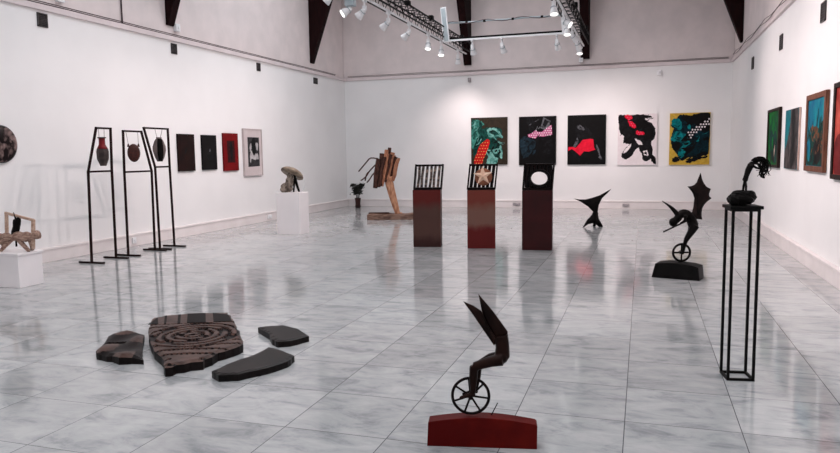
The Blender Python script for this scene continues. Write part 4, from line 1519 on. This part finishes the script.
# ------------------------------------------------------------------ dark slabs on the floor
m_slab = mat('dark_brown_cast_stone', (28, 20, 19), .45, .1, rgb2=(18, 13, 13), scale=7, bump=.25, spec=.12)
m_tan = mat('worn_tan_ridges', (92, 70, 63), .4, .1, rgb2=(62, 46, 42), scale=9, bump=.2, spec=.12)
m_dk = mat('blackened_groove', (16, 13, 13), .6, rgb2=(22, 18, 18), scale=9, spec=.12)
m_smooth = mat('smooth_black_stone', (14, 12, 12), .38, .1, rgb2=(24, 18, 17), scale=3, spec=.12)


def ragged(pts, amp, seed, sub=4):
    r = random.Random(seed)
    out = []
    n = len(pts)
    for i in range(n):
        a, b = Vector(pts[i]), Vector(pts[(i + 1) % n])
        for j in range(sub):
            q = a + (b - a) * j / sub
            if j:
                q += Vector((r.uniform(-amp, amp), r.uniform(-amp, amp)))
            out.append((q.x, q.y))
    return out


ident = lambda x, y, z: (x, y, z)
bc = (-3.66, 4.96)
big = [(-4.158, 5.005), (-4.421, 5.388), (-4.395, 5.535), (-4.175, 5.701), (-3.865, 5.802), (-3.710, 5.606), (-3.553, 5.444), (-3.330, 5.162),
       (-3.166, 4.952), (-3.094, 4.787), (-3.154, 4.575), (-3.134, 4.352), (-3.252, 4.234), (-3.307, 4.135), (-3.584, 4.412), (-3.952, 4.771)]
big = [(x - bc[0], y - bc[1]) for x, y in big]
# edge line between the ringed field and the striped back strip
sa, sb = (-4.30 - bc[0], 5.16 - bc[1]), (-3.50 - bc[0], 5.53 - bc[1])
sd = Vector((sb[0] - sa[0], sb[1] - sa[1])).normalized()
sn = Vector((-sd.y, sd.x))


def strip_pos(x, y):
    v = Vector((x - sa[0], y - sa[1]))
    return v.dot(sd), v.dot(sn)


def ring_relief(x, y):
    r = math.hypot(x, y)
    a = math.atan2(y, x)
    if r < .43:
        k = (r * 13.5 + .06 * math.sin(a * 3)) % 1.0
        return .018 * (1 if k > .36 else 0) * (0 if (math.sin(a * 2.3 + int(r * 13.5) * 1.9) > .86) else 1)
    s_, n_ = strip_pos(x, y)
    k = (n_ * 7.5 + .12 * math.sin(s_ * 9) + 50) % 1.0
    blank = math.sin(s_ * 6 + int(n_ * 7.5 - 50) * 2.2) > .8
    return .016 * (1 if k > .28 or blank else 0)


def big_top(x, y, d):
    s_, n_ = strip_pos(x, y)
    if n_ > 0.02:
        return .074
    if n_ > -.02:
        return .055
    return .066 + ring_relief(x, y) * min(1, d / .03)


def big_mat(x, y):
    s_, n_ = strip_pos(x, y)
    if n_ > .02:
        return 1
    if n_ > -.02:
        return 2
    return 1 if ring_relief(x, y) > .008 else 0


t = thing('floor_slab', 'largest dark slab on the floor, carved with concentric rings', 'slab', (bc[0], bc[1], 0), 0, 'dark cast slabs on the floor')
m = MB().sheet(ragged(big, .018, 3), .016, big_top, lambda x, y, d: 0.0, ident, smooth=False, mfun=big_mat)
m.build('ringed_slab', [m_slab, m_tan, m_dk], t)
for s0, s1 in ((.075, .095), (.145, .165), (.265, .29), (.35, .52), (.59, .755)):
    o = [Vector(sa) + sd * s0 + sn * .026, Vector(sa) + sd * s1 + sn * .026]
    for ss in (s1 - .07, s0 - .07):
        nn_ = .03
        while inside(*(Vector(sa) + sd * ss + sn * (nn_ + .02)), big) and nn_ < .5:
            nn_ += .005
        o.append(Vector(sa) + sd * ss + sn * nn_)
    MB().prism([(p_.x, p_.y) for p_ in o], .0735, .0775, mapf=lambda x, y, z: (x, z, y)).build('dark_inlay', m_dk, t)

lp = [(-4.180, 4.403), (-4.465, 4.858), (-4.38, 5.0), (-4.186, 4.986), (-3.968, 4.697), (-3.670, 4.346), (-3.853, 4.287), (-4.072, 4.347)]
lc = (-4.10, 4.64)
lp = [(x - lc[0], y - lc[1]) for x, y in lp]


def left_top(x, y, d):
    h_ = .062 + .018 * math.sin(x * 14 + y * 6) * math.sin(y * 11 - x * 5)
    if math.hypot((x + .10) * 1.0, (y + .0) * 1.6) < .09:
        h_ -= .03
    return h_ * (0.75 + .25 * min(1, d / .04))


m = MB().sheet(ragged(lp, .016, 5), .018, left_top, lambda x, y, d: 0.0, ident, smooth=False,
               mfun=lambda x, y: 1 if left_top(x, y, 1) > .066 else 0)
tag(m.build('floor_slab', [m_slab, m_tan], loc=(lc[0], lc[1], 0)), 'small rugged dark slab on the floor left of the ringed slab', 'slab', 'dark cast slabs on the floor')


def smooth_slab(pts, h, seed, label):
    cx, cy = sum(p[0] for p in pts) / len(pts), sum(p[1] for p in pts) / len(pts)
    q = [(x - cx, y - cy) for x, y in pts]
    m = MB().sheet(ragged(q, .006, seed + 20, 3), .03, lambda x, y, d: h * (1 - .12 * max(0, 1 - d / .02)), lambda x, y, d: 0.0, ident, smooth=False)
    tag(m.build('floor_slab', m_smooth, loc=(cx, cy, 0)), label, 'slab', 'dark cast slabs on the floor')


smooth_slab([(-3.313, 5.441), (-3.264, 5.504), (-3.116, 5.575), (-2.938, 5.495), (-2.719, 5.284), (-2.80, 5.10), (-2.888, 5.046), (-2.976, 5.105), (-3.082, 5.247)], .055, 1,
            'small smooth black slab on the floor, right behind the curved slab')
smooth_slab([(-2.963, 4.212), (-2.936, 4.473), (-2.883, 4.670), (-2.885, 4.890), (-2.72, 4.82), (-2.560, 4.719), (-2.542, 4.579), (-2.604, 4.391), (-2.731, 4.195), (-2.859, 4.141)], .055, 2,
            'curved smooth black slab on the floor, right front of the ringed slab')
